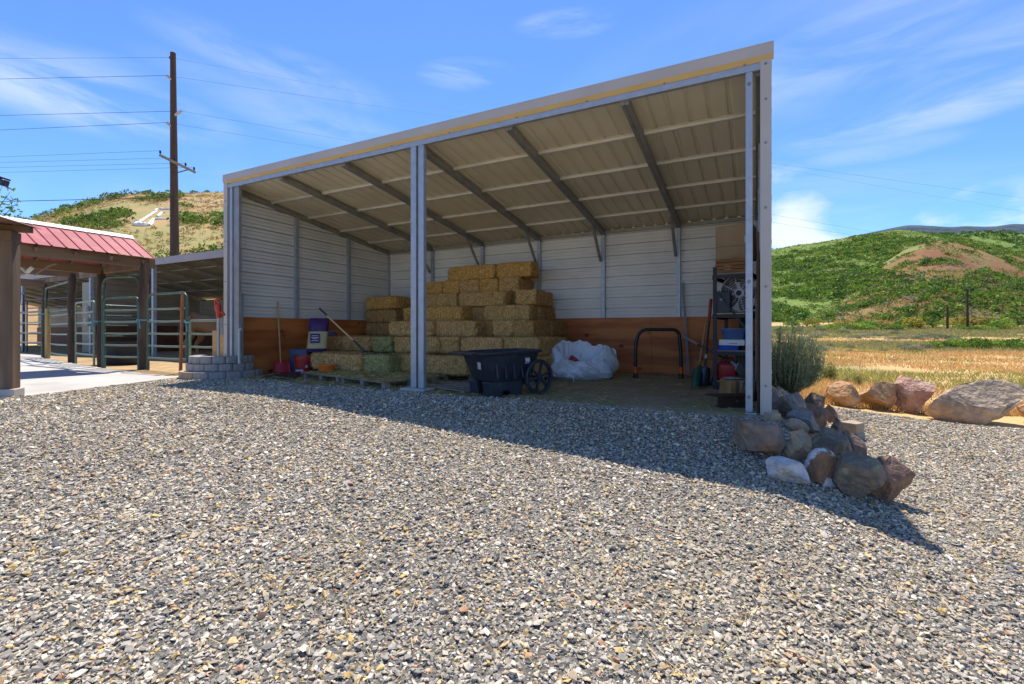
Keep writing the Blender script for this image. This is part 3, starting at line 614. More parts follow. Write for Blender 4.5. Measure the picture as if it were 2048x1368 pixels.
# ------------------------------------------------------------------ pallets
def pallet(c, rz, lx, ly, label, z0=0.0, rx=0.0, name='pallet'):
    t = thing(name, label, 'pallet', (c[0], c[1], z0), rz, 'wooden pallets on the shed floor'); t.rotation_euler = (rx, 0, rz)
    for i in range(7):
        y = -ly / 2 + .05 + i * (ly - .1) / 6; mb = MB(); mb.box((0, y, 0.108 + random.uniform(-.003, .003)), (lx, 0.095, 0.018)); mk('deck_board', mb, M_wood_grey, t, world=False, bevel=0.003)
    for x in (-lx / 2 + .045, 0, lx / 2 - .045):
        for y in (-ly / 2 + .06, 0, ly / 2 - .06):
            mb = MB(); mb.box((x, y, 0.049), (0.085, 0.11, 0.098)); mk('block', mb, M_wood_grey, t, world=False, bevel=0.004)
    return t
a, b = Vector((-7.80, 6.32)), Vector((-5.12, 5.66)); dirv = (b - a).normalized(); nrm = Vector((-dirv.y, dirv.x)); rz = math.atan2(dirv.y, dirv.x)
for k, lb in ((0.25, 'grey wooden pallet under the red bucket, strewn with hay'), (0.755, 'grey wooden pallet just left of the front posts, strewn with hay')):
    c = a + (b - a) * k + nrm * 0.56; pallet(c, rz, 1.30, 1.10, lb)
pallet((-4.05, 6.42), R(-18), 0.95, 1.0, 'broken pallet lying flat between the front posts and the dump cart', -0.062)
for xx, yy in ((-3.9, 7.7), (-5.1, 7.75), (-6.3, 7.6)):
    pallet((xx, yy), R(1), 1.15, 1.0, 'pallet carrying the floor row of hay bales, almost hidden')
# hay on the pallets
n = 7000; u_ = rng.uniform(0, 1, n); v_ = rng.uniform(0.0, 1.25, n); P = np.stack([a.x + (b.x - a.x) * u_ + nrm.x * v_, a.y + (b.y - a.y) * u_ + nrm.y * v_, 0.121 + rng.uniform(0, .035, n) * np.clip(v_ * 2.2, .2, 1)], -1)
o = strips('loose_hay', P, rng.uniform(0, 6.28, n), rng.uniform(.03, .13, n), rng.uniform(.003, .007, n), rng.normal(0, .22, n), (HPAL * np.array([1.25, 1.2, 1.1]))[rng.integers(0, 5, n)], M_straw)
tag(o, 'greenish loose hay lying on the front pallets', 'hay', kind='stuff')

# ------------------------------------------------------------------ dump cart
M_cart = mat('navy_black_poly', (0.020, 0.027, 0.040), (0.034, 0.042, 0.056), 5.0, 0.42, bump=0.08, bscale=200, c3=(0.07, 0.075, 0.08), s3=7.0, lo3=0.62, hi3=0.8)
M_lab = mat('sticker', (0.55, 0.55, 0.55), (0.35, 0.36, 0.38), 40.0, 0.6)
cart = thing('dump_cart', 'black plastic two wheeled dump cart parked in front of the hay pile', 'cart', (at_d(1003, 6.95).x, at_d(1003, 6.95).y, 0.0), R(27.1 + 38))
def loft(sections, n=28, e=5.0, cap=True):
    """stack of superellipse rings: (cx, cy, z, hx, hy)"""
    mb = MB(); vs = []
    for cx, cy, z, hx, hy, dzx in sections:
        for k in range(n):
            a_ = 2 * math.pi * k / n; c_, s_ = math.cos(a_), math.sin(a_); q = (abs(c_) ** e + abs(s_) ** e) ** (-1 / e); x_ = hx * c_ * q
            vs.append((cx + x_, cy + hy * s_ * q, z + dzx * x_))
    fs = []
    for i in range(len(sections) - 1):
        for k in range(n): fs.append((i * n + k, i * n + (k + 1) % n, (i + 1) * n + (k + 1) % n, (i + 1) * n + k))
    if cap: fs.append(tuple(range(n - 1, -1, -1))); fs.append(tuple(range((len(sections) - 1) * n, len(sections) * n)))
    return mb.add(vs, fs)
# tub: outer skin up, rolled rim, inner skin down
tub = loft([(0.02, 0, .21, .37, .26, 0), (0.02, 0, .24, .40, .285, 0), (0.0, 0, .42, .46, .325, 0), (-.01, 0, .585, .515, .365, .015), (-.035, 0, .605, .60, .395, .02), (-.035, 0, .632, .605, .40, .02), (-.03, 0, .640, .575, .37, .02), (-.01, 0, .60, .49, .335, .015), (0.0, 0, .42, .435, .30, 0), (0.02, 0, .27, .38, .265, 0)])
mk('tub', tub, M_cart, cart, world=False, smooth='auto')
mb = MB(); mb.prism([(-.62, .0), (-.72, .01), (-.73, .035), (-.60, .05)], (1, 0, 0), (0, 0, 1), (0, .62, 0), (0, -.31, .585)); mk('handle_lip', mb, M_cart, cart, world=False, bevel=0.012)
for y0 in (-.27, .07):
    mb = MB(); mb.prism([(-.36, .0), (-.20, .0), (-.17, .075), (-.05, .075), (-.02, .0), (.16, .0), (.20, .21), (-.40, .21)], (1, 0, 0), (0, 0, 1), (0, .20, 0), (0, y0, 0)); mk('leg_skirt', mb, M_cart, cart, world=False, bevel=0.012)
for k in range(5):
    mb = MB(); mb.box((-.32 + k * .145, -.325 - .006, .40), (.03, .02, .28), Matrix.Rotation(R(-12), 3, 'X')); mk('side_rib', mb, M_cart, cart, world=False, bevel=0.006)
def wheel(y):
    M = Matrix.Rotation(R(90), 3, 'X'); mb = MB(); r0 = .255
    mb.lathe([(r0, -.022), (r0, .022), (r0 - .012, .03), (r0 - .045, .024), (r0 - .045, -.024), (r0 - .012, -.03)], (.40, y, r0), 36, M, closed=True); wh = mk('wheel', mb, M_cart, cart, world=False, smooth='auto')
    mb = MB(); mb.lathe([(0, -.04), (.04, -.04), (.045, 0), (.04, .04), (0, .04)], (.40, y, r0), 16, M)
    for k in range(6):
        a_ = 2 * math.pi * k / 6 + .3; mb.beam((.40 + .035 * math.cos(a_), y, r0 + .035 * math.sin(a_)), (.40 + (r0 - .04) * math.cos(a_), y, r0 + (r0 - .04) * math.sin(a_)), .03, .035, up=(0, 1, 0))
    mk('spokes', mb, M_cart, wh, world=False, bevel=0.004)
wheel(-.375); wheel(.375)
mb = MB(); mb.tube([(.40, -.40, .255), (.40, .40, .255)], .012); mk('axle', mb, M_blackm, cart, world=False)
mb = MB(); mb.box((.19, -.369, .51), (.085, .003, .055), Matrix.Rotation(R(-12.5), 3, 'X')); mb.box((.19, -.358, .465), (.085, .003, .012), Matrix.Rotation(R(-12.5), 3, 'X')); mk('brand_sticker', mb, M_lab, cart, world=False)
mb = MB(); mb.box((-.487, -.14, .44), (.003, .075, .10), Matrix.Rotation(R(-11), 3, 'Y') @ Matrix.Rotation(R(8), 3, 'X')); mk('paper_label', mb, M_lab, cart, world=False)

# ------------------------------------------------------------------ white bulk bag
M_bag = mat('woven_white_bag', (0.74, 0.76, 0.79), (0.60, 0.62, 0.66), 6.0, 0.6, bump=0.6, bscale=9, bdist=0.03)
bc = at_d(1160, 9.15)
bag = thing('bulk_bag', 'slumped white woven bulk bag lying open by the plywood', 'bag', (bc.x, bc.y, 0.0), YAW)
n = 150; kp = [(.55, .0), (.63, .05), (.68, .16), (.665, .28), (.60, .40), (.53, .49), (.47, .55), (.43, .565), (.40, .54), (.37, .40), (.34, .22), (.22, .16), (.0, .15)]
tt = np.linspace(0, len(kp) - 1, 52); prof = list(zip(np.interp(tt, range(len(kp)), [q[0] for q in kp]), np.interp(tt, range(len(kp)), [q[1] for q in kp])))
aa = np.linspace(0, 2 * math.pi, n, endpoint=False); vs = []; fs = []
for i, (r_, z_) in enumerate(prof):
    sk = aa + z_ * 1.3                                               # creases spiral round the slumped cloth
    big_ = .5 - fbm(3 + 1.6 * np.cos(aa), 3 + 1.6 * np.sin(aa) + z_ * 2.2, 1.0, 3, 3)
    c1_ = np.abs(fbm(20 + 3.4 * np.cos(sk), 20 + 3.4 * np.sin(sk) + z_ * 3.0, 1.0, 2, 9) - .5); c2_ = np.abs(fbm(40 + 7 * np.cos(sk) + z_ * 4, 40 + 7 * np.sin(sk), 1.0, 2, 15) - .5)
    rr = r_ * (1 + (.46 * big_ + .22 * (c1_ - .12) + .16 * (c2_ - .12)) * (.35 if z_ < .05 else 1))
    tall = 1 + .30 * np.sin(aa) + .10 * np.cos(aa * 2 + 1.0)
    zz = z_ * (1 + (tall - 1) * min(1, z_ / .4)) + (.10 * (c1_ - .12) + .08 * (c2_ - .1) + .16 * big_) * min(1, z_ / .4)
    for k in range(n): vs.append((rr[k] * math.cos(aa[k]) * 1.02 + .03 * z_, rr[k] * math.sin(aa[k]) * .78 + .02, max(zz[k], 0.0)))
for i in range(len(prof) - 1):
    for k in range(n): fs.append((i * n + k, i * n + (k + 1) % n, (i + 1) * n + (k + 1) % n, (i + 1) * n + k))
fs.append(tuple(range(n - 1, -1, -1)))
o = mk('sack', MB().add(vs, fs), M_bag, bag, world=False, smooth=True); md = o.modifiers.new('crumple', 'DECIMATE'); md.ratio = .10; md = o.modifiers.new('edges', 'EDGE_SPLIT'); md.split_angle = R(22)
mb = MB(); vs = [(.50, .10, .50), (.60, .06, .62), (.72, .02, .56), (.70, .0, .45), (.64, -.05, .30), (.74, -.02, .22), (.56, -.08, .22), (.60, .12, .5)]; mb.add(vs, [(0, 1, 2, 3), (0, 3, 4, 6), (3, 5, 4), (7, 1, 0)]); q = mk('loose_flap', mb, M_bag, bag, world=False); q.modifiers.new('thick', 'SOLIDIFY').thickness = .012; sm = q.modifiers.new('sub', 'SUBSURF'); sm.levels = sm.render_levels = 2
mb = MB(); mb.tube([(-.20, -.50, .16), (-.21, -.56, .08), (-.19, -.60, .03), (-.22, -.62, .008)], .008, 6); mk('tie_cord', mb, M_white, bag, world=False)
mb = MB(); mb.lathe([(0, .0), (.11, .0), (.12, .10), (.08, .12), (0, .12)], (-.14, .02, .30), 12, Matrix.Rotation(R(40), 3, 'Y')); o = mk('red_jug', mb, M_red, None, bevel=.01); o.location = bag.location; o.rotation_euler = (0, 0, YAW); tag(o, 'red plastic jug poking out of the open white bag', 'jug')

# ------------------------------------------------------------------ black hoop with orange ends
M_orange = mat('orange_paint', (0.72, 0.10, 0.02), None, rough=0.45)
p0 = at_d(1271, 9.25); p1 = at_d(1362, 9.15)
hoop = thing('tube_hoop', 'upright black tubular hoop with orange feet standing before the plywood', 'hoop frame', (p0.x, p0.y, 0)); ht = .97
u3 = (p1 - p0); ul = u3.length; u3.normalize()
pts = [p0 + Vector((0, 0, .02)), p0 + Vector((0, 0, .45)), p0 + u3 * .01 + Vector((0, 0, ht - .26))]
for k in range(1, 7): a_ = k / 6 * math.pi / 2; pts.append(p0 + u3 * (.03 + .2 * (1 - math.cos(a_))) + Vector((0, 0, ht - .22 + .2 * math.sin(a_))))
for k in range(0, 6): a_ = k / 5 * math.pi / 2; pts.append(p0 + u3 * (ul - .16 + .13 * math.sin(a_)) + Vector((0, 0, ht - .02 - .13 * (1 - math.cos(a_)))))
pts += [p1 + Vector((0, 0, .45)), p1 + Vector((0, 0, .02))]
mb = MB(); mb.tube(pts, .034, 12); mk('tube', mb, M_black, hoop, smooth='auto')
for p in (p0, p1):
    mb = MB(); mb.tube([p + Vector((0, 0, .10)), p + Vector((0, 0, .225))], .042, 12); mk('orange_sleeve', mb, M_orange, hoop, smooth='auto')
    mb = MB(); mb.lathe([(0, 0), (.055, 0), (.058, .02), (.046, .04), (.044, .095), (0, .095)], p, 12); mk('foot', mb, M_black, hoop, smooth='auto')

# ------------------------------------------------------------------ hand tools
def tool(name, label, cat, p0, p1, r, m, group=None): 
    t = thing(name, label, cat, p0, group=group); mb = MB(); mb.tube([p0, p1], r, 10); mk('shaft', mb, m, t, smooth='auto'); return t
M_blade = mat('dark_steel_blade', (0.05, 0.07, 0.09), (0.08, 0.10, 0.12), 12, 0.45, metal=0.4)
M_tealb = mat('green_plastic_blade', (0.02, 0.085, 0.06), (0.03, 0.10, 0.08), 12, 0.5)
# snow pusher with wooden shaft, left
p0 = at_d(564, 10.15, .05)
t = thing('snow_shovel', 'red scoop shovel with long wooden shaft leaning on the left plywood wall', 'shovel', (p0.x, p0.y, 0))
top = at_d(555, 10.35, zat(603, 10.35)); bot = at_d(562, 10.12, .16)
mb = MB(); mb.tube([bot, top], .016, 10); mk('shaft', mb, M_handle, t, smooth='auto')
c = at_d(567, 10.05, .02); rx = Vector((CY, SY, 0)); fy = Vector((-SY, CY, 0)); up = Vector((0, 0, 1))
mb = MB(); vs = []; fs = []
for j, (h, dpt) in enumerate(((.0, -.02), (.09, .03), (.18, .075), (.27, .10))):
    for i in range(7): s = (i / 6 - .5) * (.37 - .02 * j * .6); vs.append(c + rx * (s - .02 * j) + fy * (dpt - .5 * abs(i / 6 - .5) ** 2 * .4) + up * h)
for j in range(3):
    for i in range(6): fs.append((j * 7 + i, j * 7 + i + 1, j * 7 + 8 + i, j * 7 + 7 + i))
q = mk('scoop', mb.add(vs, fs), M_red, t, smooth='auto'); q.modifiers.new('thick', 'SOLIDIFY').thickness = .012
# bedding fork lying over the bales
top = at_d(639, 9.05, zat(617, 9.05)); mid = at_d(712, 8.5, zat(686, 8.5)); tip = at_d(729, 8.15, zat(703, 8.15)); ga = top.lerp(mid, .22)
t = thing('hay_fork', 'black tined hay fork with wooden shaft and black grip lying on bales', 'fork', tuple(mid))
mb = MB(); mb.tube([ga, mid], .016, 10); mk('shaft', mb, M_handle, t, smooth='auto')
mb = MB(); mb.tube([top, ga], .022, 10); mk('grip', mb, M_black, t, smooth='auto')
mb = MB(); mb.tube([mid.lerp(top, .06), tip], .02, 10); mk('socket', mb, M_black, t, smooth='auto')
mb = MB(); dv = (tip - mid).normalized(); sv = dv.cross(Vector((0, 0, 1))).normalized()
for k in range(5): mb.tube([tip, tip + sv * (k - 2) * .035 + dv * .05, tip + sv * (k - 2) * .045 + dv * .16 + Vector((0, 0, .01)), tip + sv * (k - 2) * .045 + dv * .24 + Vector((0, 0, .03))], .005, 6)
mk('tines', mb, M_black, t)
# shovels by the rack
b_ = at_z(1407, 772, .02); top = at_d(1422, 7.9, zat(598, 7.9)); ga = top.lerp(b_, .26)
M_redgrip = mat('red_grip', (0.33, 0.035, 0.02), (0.25, 0.025, 0.018), 10, 0.55)
t = thing('spade', 'black shafted spade with red handle leaning by the black rack', 'spade', tuple(b_))
lo_ = b_.lerp(top, .22); mb = MB(); mb.tube([lo_, ga], .017, 10); mk('shaft', mb, M_blackm, t, smooth='auto')
mb = MB(); mb.tube([ga, ga.lerp(top, .06), top.lerp(ga, .05), top], [.021, .026, .026, .02], 10); mk('grip', mb, M_redgrip, t, smooth='auto')
def blade(t, lo_, b_, wd, m, curve=.05):
    dv = (b_ - lo_); ln = dv.length; dv.normalize(); sv = rx; nv = dv.cross(sv).normalized(); vs = []; fs = []
    for j, (s, wq) in enumerate(((-.12, .12), (0.0, .25), (.12, .95), (.4, 1.0), (.75, .97), (1.0, .8))):
        for i in range(7): e = (i / 6 - .5); vs.append(lo_ + dv * ln * s + sv * e * wd * wq + nv * (curve * (1 - (2 * e) ** 2)))
    for j in range(5):
        for i in range(6): fs.append((j * 7 + i, j * 7 + i + 1, j * 7 + 8 + i, j * 7 + 7 + i))
    q = mk('blade', MB().add(vs, fs), m, t, smooth='auto'); q.modifiers.new('thick', 'SOLIDIFY').thickness = .008; return q
blade(t, lo_, b_, .19, M_blade)
mb = MB(); mb.tube([lo_.lerp(ga, .18), lo_.lerp(ga, .27)], .0185, 10); mk('sticker', mb, M_lab, t)
b_ = at_z(1391, 776, .02); top = at_d(1413, 8.9, zat(640, 8.9)); lo_ = b_.lerp(top, .28)
t = thing('grain_scoop', 'dark green scoop with wooden shaft leaning left of the spade', 'scoop', tuple(b_)); mb = MB(); mb.tube([lo_, top], .016, 10); mk('shaft', mb, M_handle, t, smooth='auto'); blade(t, lo_, b_, .17, M_tealb, .06)
# boot-like black scraper by the rack foot
b_ = at_z(1422, 770, .02); t = thing('scraper', 'curved black scraper standing against the rack foot', 'scraper', tuple(b_)); mb = MB(); mb.tube([b_, b_ + Vector((.03, .05, .05)), b_ + Vector((.06, .10, .16)), b_ + Vector((.05, .14, .30))], [.05, .045, .035, .025], 10); mk('body', mb, M_black, t, smooth='auto')
# long pole tool leaning across
e0 = at_d(1368, 9.0, zat(674, 9.0)); e1 = at_d(1463, 7.3, zat(724, 7.3)); m0 = e0.lerp(e1, .34)
t = thing('ice_scraper', 'long blue shafted scraper with grey ends slanting toward the rack', 'scraper', tuple(e1)); mb = MB(); mb.tube([m0, e1], .017, 10); mk('shaft', mb, M_blade, t, smooth='auto'); mb = MB(); mb.tube([e0, m0], .019, 10); mk('sleeve', mb, M_galv, t, smooth='auto')
hd = at_d(1480, 7.1, zat(738, 7.1)); M_greyp = mat('grey_tool', (0.28, 0.28, 0.28), (0.20, 0.20, 0.21), 12, 0.6)
mb = MB(); mb.tube([e1, hd], [.02, .035], 8); mb.box(hd, (.16, .03, .12), Matrix.Rotation(YAW + .4, 3, 'Z') @ Matrix.Rotation(R(35), 3, 'Y')); mk('head', mb, M_greyp, t)
# metal strip leaning beside the back post
p = at_d(1366, 9.9, zat(565, 9.9)); q = at_z(1377, 752, 0.0); mb = MB(); mb.beam(q, p, .045, .02, up=fy); o = mk('metal_strip', mb, M_galv, None, base=tuple(q)); tag(o, 'thin steel strip leaning against the wall beside the right back post', 'steel strip')
# buckets, feed pan, mat
def lathe_thing(name, label, cat, c, prof, m, n=32, grp=None):
    t = thing(name, label, cat, tuple(c), group=grp); mb = MB(); mb.lathe(prof, c, n); mk('body', mb, m, t, smooth='auto'); return t
c = at_d(607, 10.0, .012)
t = lathe_thing('bucket', 'red plastic bucket standing beside the pallet corner', 'bucket', c, [(0, .0), (.150, .0), (.178, .29), (.193, .295), (.194, .32), (.186, .325), (.186, .37), (.194, .375), (.192, .40), (.178, .40), (.14, .02), (0, .02)], M_red)
tv = (Vector((0, 0, 0)) - c); tv.z = 0; tv.normalize(); tv = (tv + Vector((CY, SY, 0)) * .45).normalized(); sv = Vector((-tv.y, tv.x, 0))
mb = MB(); mb.lathe([(0, 0), (.028, 0), (.028, .002), (0, .002)], c + tv * .1685 + Vector((0, 0, .17)), 20, Matrix((sv, Vector((0, 0, 1)), tv)).transposed()); mk('round_label', mb, M_lab, t)
tv2 = (tv - Vector((CY, SY, 0)) * .75).normalized(); sv2 = Vector((-tv2.y, tv2.x, 0)); mb = MB(); mb.box(c + tv2 * .158 + Vector((0, 0, .065)), (.16, .012, .085), Matrix((sv2, tv2, Vector((0, 0, 1)))).transposed()); mk('paper_label', mb, M_lab, t)
M_or = mat('orange_plastic', (0.78, 0.20, 0.03), (0.68, 0.16, 0.025), 5.0, 0.4)
lathe_thing('feed_pan', 'orange rubber feed pan on the hay strewn pallet', 'feed pan', at_d(654, 9.25, .128), [(0, 0), (.125, 0), (.155, .12), (.178, .125), (.178, .14), (.15, .14), (.10, .012), (0, .012)], M_or)
c = at_z(592, 760, .0) ; t = thing('rubber_mat', 'black rubber hose and mat heap on the gravel edge', 'mat', tuple(c))
mb = MB(); l0 = at_z(523, 757, .02); mb.tube([l0, at_z(545, 751, .03), at_z(570, 748, .05), at_z(597, 745, .07)], .018, 8); mb.tube([at_z(527, 758, .02), at_z(550, 758, .02), at_z(590, 758, .02)], .02, 8); mk('hose', mb, M_black, t, smooth='auto')
vs = [at_z(548, 751, .03), at_z(590, 757, .02), at_z(600, 752, .03), at_z(602, 744, .08), at_z(575, 746, .06)]; q = mk('mat_sheet', MB().add(vs, [(0, 1, 2, 3, 4)]), M_black, t); q.modifiers.new('thick', 'SOLIDIFY').thickness = .015
# feed bags + blue tote + small bags
M_purple = mat('purple_bag', (0.075, 0.022, 0.13), (0.05, 0.015, 0.09), 6, 0.45, bump=0.5, bscale=12, bdist=.02); M_cream = mat('cream_bag', (0.56, 0.48, 0.22), (0.46, 0.40, 0.18), 6, 0.5); M_blue = mat('blue_plastic', (0.06, 0.14, 0.30), (0.05, 0.11, 0.25), 6, 0.45)
c = at_d(633, 10.46); c.z = BZ + BH
t = thing('feed_bag', 'upright purple and cream feed bag leaning on the left plywood', 'feed bag', tuple(c), YAW + R(18))
def pillow(w_, d_, h_, z0, z1, top_pinch=.35):
    secs = []
    for k in range(10):
        s = z0 + (z1 - z0) * k / 9; f = 1 - (1 - top_pinch) * max(0, (s - .75) / .25) ** 2; g = 1 - .35 * max(0, (.12 - s) / .12)
        secs.append((.05 * s, .10 * s, s * h_, w_ / 2 * (1 - .06 * s), d_ / 2 * f * g, 0))
    return loft(secs, 24, 3.2)
t.scale = (1.16, 1.2, 1.24)
mk('lower_band', pillow(.36, .17, .60, 0.0, .10), M_purple, t, world=False, smooth='auto'); mk('cream_panel', pillow(.362, .172, .60, .10, .60), M_cream, t, world=False, smooth='auto'); mk('purple_top', pillow(.37, .176, .60, .60, 1.0), M_purple, t, world=False, smooth='auto')
mb = MB(); mb.box((-.02, -.072, .24), (.17, .012, .17), Matrix.Rotation(R(-9.5), 3, 'X')); mk('purple_label', mb, M_purple, t, world=False)
mb = MB()
for zz_, ww_ in ((.285, .11), (.255, .13), (.235, .09), (.20, .12)): mb.box((-.02, -.0835 - .0 + (.24 - zz_) * -.167 * -1 * 0 - .0 , zz_), (ww_, .006, .007), Matrix.Rotation(R(-9.5), 3, 'X'))
mk('print_lines', mb, M_white, t, world=False)
M_blueb = mat('blue_bag', (0.03, 0.09, 0.24), (0.03, 0.07, 0.2), 8, .5)
c2 = at_d(660, 11.35, .0); c2.z = BZ + 2 * BH - .01; t = thing('supplement_bag', 'small blue and red bag lying behind the purple feed bag', 'bag', tuple(c2), YAW)
mk('bag', loft([(0, 0, 0, .14, .09, 0), (0, 0, .04, .17, .11, 0), (0, 0, .09, .15, .09, .0), (0, 0, .11, .10, .05, 0)], 20, 3), M_blueb, t, world=False, smooth='auto'); mb = MB(); mb.box((.03, -.105, .03), (.2, .01, .02)); mk('red_stripe', mb, M_red, t, world=False)
c3 = at_d(603, 10.75, .02); t = thing('storage_tote', 'grey blue plastic tote half hidden behind the red bucket', 'tote', tuple(c3), YAW); M_tote = mat('grey_blue_plastic', (0.10, 0.16, 0.26), (0.08, 0.13, 0.22), 5, .5)
mk('box', loft([(0, 0, 0, .18, .16, 0), (.0, 0, .46, .21, .18, 0)], 24, 8), M_tote, t, world=False, smooth='auto'); mk('lid', loft([(0, 0, .46, .22, .19, 0), (0, 0, .49, .22, .19, 0)], 24, 8), M_tote, t, world=False, smooth='auto')

# ------------------------------------------------------------------ steel rack with its load
rk0 = Vector((-.56, 8.12, 0)); ang = R(-9); ex = Vector((math.cos(ang), math.sin(ang), 0)); ey = Vector((-math.sin(ang), math.cos(ang), 0)); RW, RD, RH = .50, .80, 1.93
rack = thing('storage_rack', 'black steel storage rack against the right wall holding a fan and bins', 'rack', tuple(rk0), ang)
for i, (x_, y_) in enumerate(((0, 0), (RW, 0), (0.0, RD), (RW, RD))):
    mb = MB(); mb.b2((x_ - .03, y_ - .004, 0), (x_ + .03, y_ + .004, RH)); mb.b2((x_ - .03, y_, 0), (x_ - .022, y_ + .045, RH)); mk('upright', mb, M_blackm, rack, world=False)
for z_ in (1.80, 1.18, .60, .12):
    mb = MB()
    for y_ in (-.008, RD + .006): mb.b2((-.03, y_ - .006, z_ - .055), (RW + .03, y_ + .006, z_))
    for x_ in (-.034, RW + .034): mb.b2((x_ - .006, 0, z_ - .07), (x_ + .006, RD, z_))
    mk('shelf_beam', mb, M_blackm, rack, world=False)
    mb = MB(); mb.b2((-.05 if z_ == 1.18 else 0, 0.0, z_ + .002), (RW, RD, z_ + .022)); mk('shelf_board', mb, M_handle if z_ == 1.18 else M_wood_grey, rack, world=False)
mb = MB(); mb.beam((0, RD, 1.75), (0, .03, 1.45), .006, .03, up=(1, 0, 0)); mb.beam((.02, -.012, 1.55), (RW - .05, -.012, .95), .03, .006, up=(0, 1, 0)); mk('cross_brace', mb, M_blackm, rack, world=False)
def rp(x_, y_, z_): return rk0 + ex * x_ + ey * y_ + Vector((0, 0, z_))
M_fan = mat('grey_fan_metal', (0.60, 0.60, 0.60), (0.5, 0.5, 0.5), 8, .5); M_fand = mat('dark_fan_metal', (0.12, 0.12, 0.115), None, rough=.6)  # fan blades in a darker grey than the drum and guard
fan = thing('drum_fan', 'round grey drum fan on the middle shelf of the rack', 'fan', tuple(rp(.33, .30, 1.202)), ang - R(6))
Mx = Matrix.Rotation(R(90), 3, 'X'); fr = .285; fc = (0, 0, fr + .03)
mb = MB(); mb.lathe([(fr, -.12), (fr + .012, -.12), (fr + .012, .12), (fr, .12)], fc, 40, Mx, closed=True); mk('drum', mb, M_fan, fan, world=False, smooth='auto')
mb = MB()
for rr in (.10, .135, .17, .205, .24, .275): mb.lathe([(rr - .0030, -.003), (rr + .0030, -.003), (rr + .0030, .003), (rr - .0030, .003)], (0, -.122, fr + .03), 40, Mx, closed=True)
for k in range(8): a_ = 2 * math.pi * k / 8 + .25; mb.beam((.07 * math.cos(a_), -.127, fr + .03 + .07 * math.sin(a_)), (fr * math.cos(a_), -.127, fr + .03 + fr * math.sin(a_)), .009, .012, up=(0, 1, 0))
mk('guard', mb, M_fan, fan, world=False)
mb = MB(); mb.lathe([(0, -.14), (.05, -.14), (.078, -.125), (.08, -.05), (0, -.05)], fc, 24, Matrix.Rotation(R(90), 3, 'X') @ Matrix.Scale(-1, 3, (0, 0, 1))); mk('hub', mb, M_fan, fan, world=False, smooth='auto')
mb = MB(); mb.lathe([(0, -.147), (.042, -.145), (.042, -.135), (0, -.135)], fc, 16, Matrix.Rotation(R(90), 3, 'X') @ Matrix.Scale(-1, 3, (0, 0, 1))); mk('motor', mb, M_blackm, fan, world=False)
for k in range(5):
    a_ = 2 * math.pi * k / 5; mb = MB(); vs = []; fs = []
    for i, (ra, ww, tw) in enumerate(((.07, .05, .04), (.15, .085, .035), (.26, .11, .025))):
        for s in (-1, 1): aa = a_ + s * ww / ra * .9 * (.6 if ra < .1 else 1); vs.append((ra * math.cos(aa), -.03 + s * tw, fr + .03 + ra * math.sin(aa)))
    mb.add(vs, [(0, 1, 3, 2), (2, 3, 5, 4)]); q = mk('fan_blade', mb, M_fand, fan, world=False); q.modifiers.new('thick', 'SOLIDIFY').thickness = .003
mb = MB(); mb.b2((-.22, -.10, 0), (.22, -.07, .03)); mb.b2((-.22, .07, 0), (.22, .10, .03)); mk('base', mb, M_blackm, fan, world=False)
t = thing('motor_box', 'small black box with white diamond mark in front of the fan', 'box', tuple(rp(.10, .03, 1.203)), ang); mb = MB(); mb.b2((-.10, -.02, 0), (.12, .10, .33)); mk('case', mb, M_black, t, world=False, bevel=.008); mb = MB(); mb.box((.0, -.0215, .22), (.045, .003, .045), Matrix.Rotation(R(45), 3, 'Y')); mk('diamond_mark', mb, M_lab, t, world=False)
t = thing('bin', 'dark blue tapered bin on the lower shelf of the rack', 'bin', tuple(rp(.25, .25, .79)), ang); mk('tub', loft([(0, 0, 0, .15, .16, 0), (0, 0, .15, .19, .19, 0), (0, 0, .15, .205, .205, 0), (0, 0, .172, .205, .205, 0), (0, 0, .172, .17, .17, 0), (0, 0, .03, .14, .15, 0)], 24, 7), M_blue, t, world=False, smooth='auto')
M_bblue = mat('bright_blue_plastic', (0.02, 0.10, 0.55), (0.02, 0.08, 0.45), 6, .4)
t = thing('box', 'white cardboard box resting on the bright blue tray', 'box', tuple(rp(.22, .22, .695)), ang); mb = MB(); mb.b2((-.17, -.18, 0), (.20, .16, .09)); mk('carton', mb, M_white, t, world=False, bevel=.004)
mb = MB(); mb.b2((-.02, -.1825, .025), (.10, -.1805, .035)); mk('printed_line', mb, M_greyp, t, world=False)
t = thing('tray', 'bright blue plastic tray under the white box on the rack', 'tray', tuple(rp(.18, .20, .624)), ang); mk('tray', loft([(0, 0, 0, .155, .16, 0), (0, 0, .066, .17, .175, 0)], 24, 8), M_bblue, t, world=False, smooth='auto')
t = thing('fuel_can', 'red plastic fuel can on the bottom of the rack', 'fuel can', tuple(rp(.15, .18, .144)), ang); mk('can', loft([(0, 0, 0, .15, .13, 0), (0, 0, .02, .16, .14, 0), (0, 0, .24, .16, .14, 0), (0, 0, .29, .10, .08, 0)], 24, 5), M_red, t, world=False, smooth='auto'); mb = MB(); mb.tube([(-.11, 0, .26), (-.07, 0, .35), (.06, 0, .35), (.1, 0, .26)], .014, 8); mk('handle', mb, M_red, t, world=False, smooth='auto'); mb = MB(); mb.lathe([(0, .28), (.03, .28), (.03, .33), (0, .33)], (.12, 0, -.03), 12); mk('cap', mb, M_black, t, world=False)
M_card = mat('cardboard', (0.40, 0.28, 0.15), (0.34, 0.23, 0.12), 3, .85); M_crate = mat('reddish_wood', (0.34, 0.16, 0.055), (0.24, 0.11, 0.04), 8, .8, stretch=(.3, 1, 1))
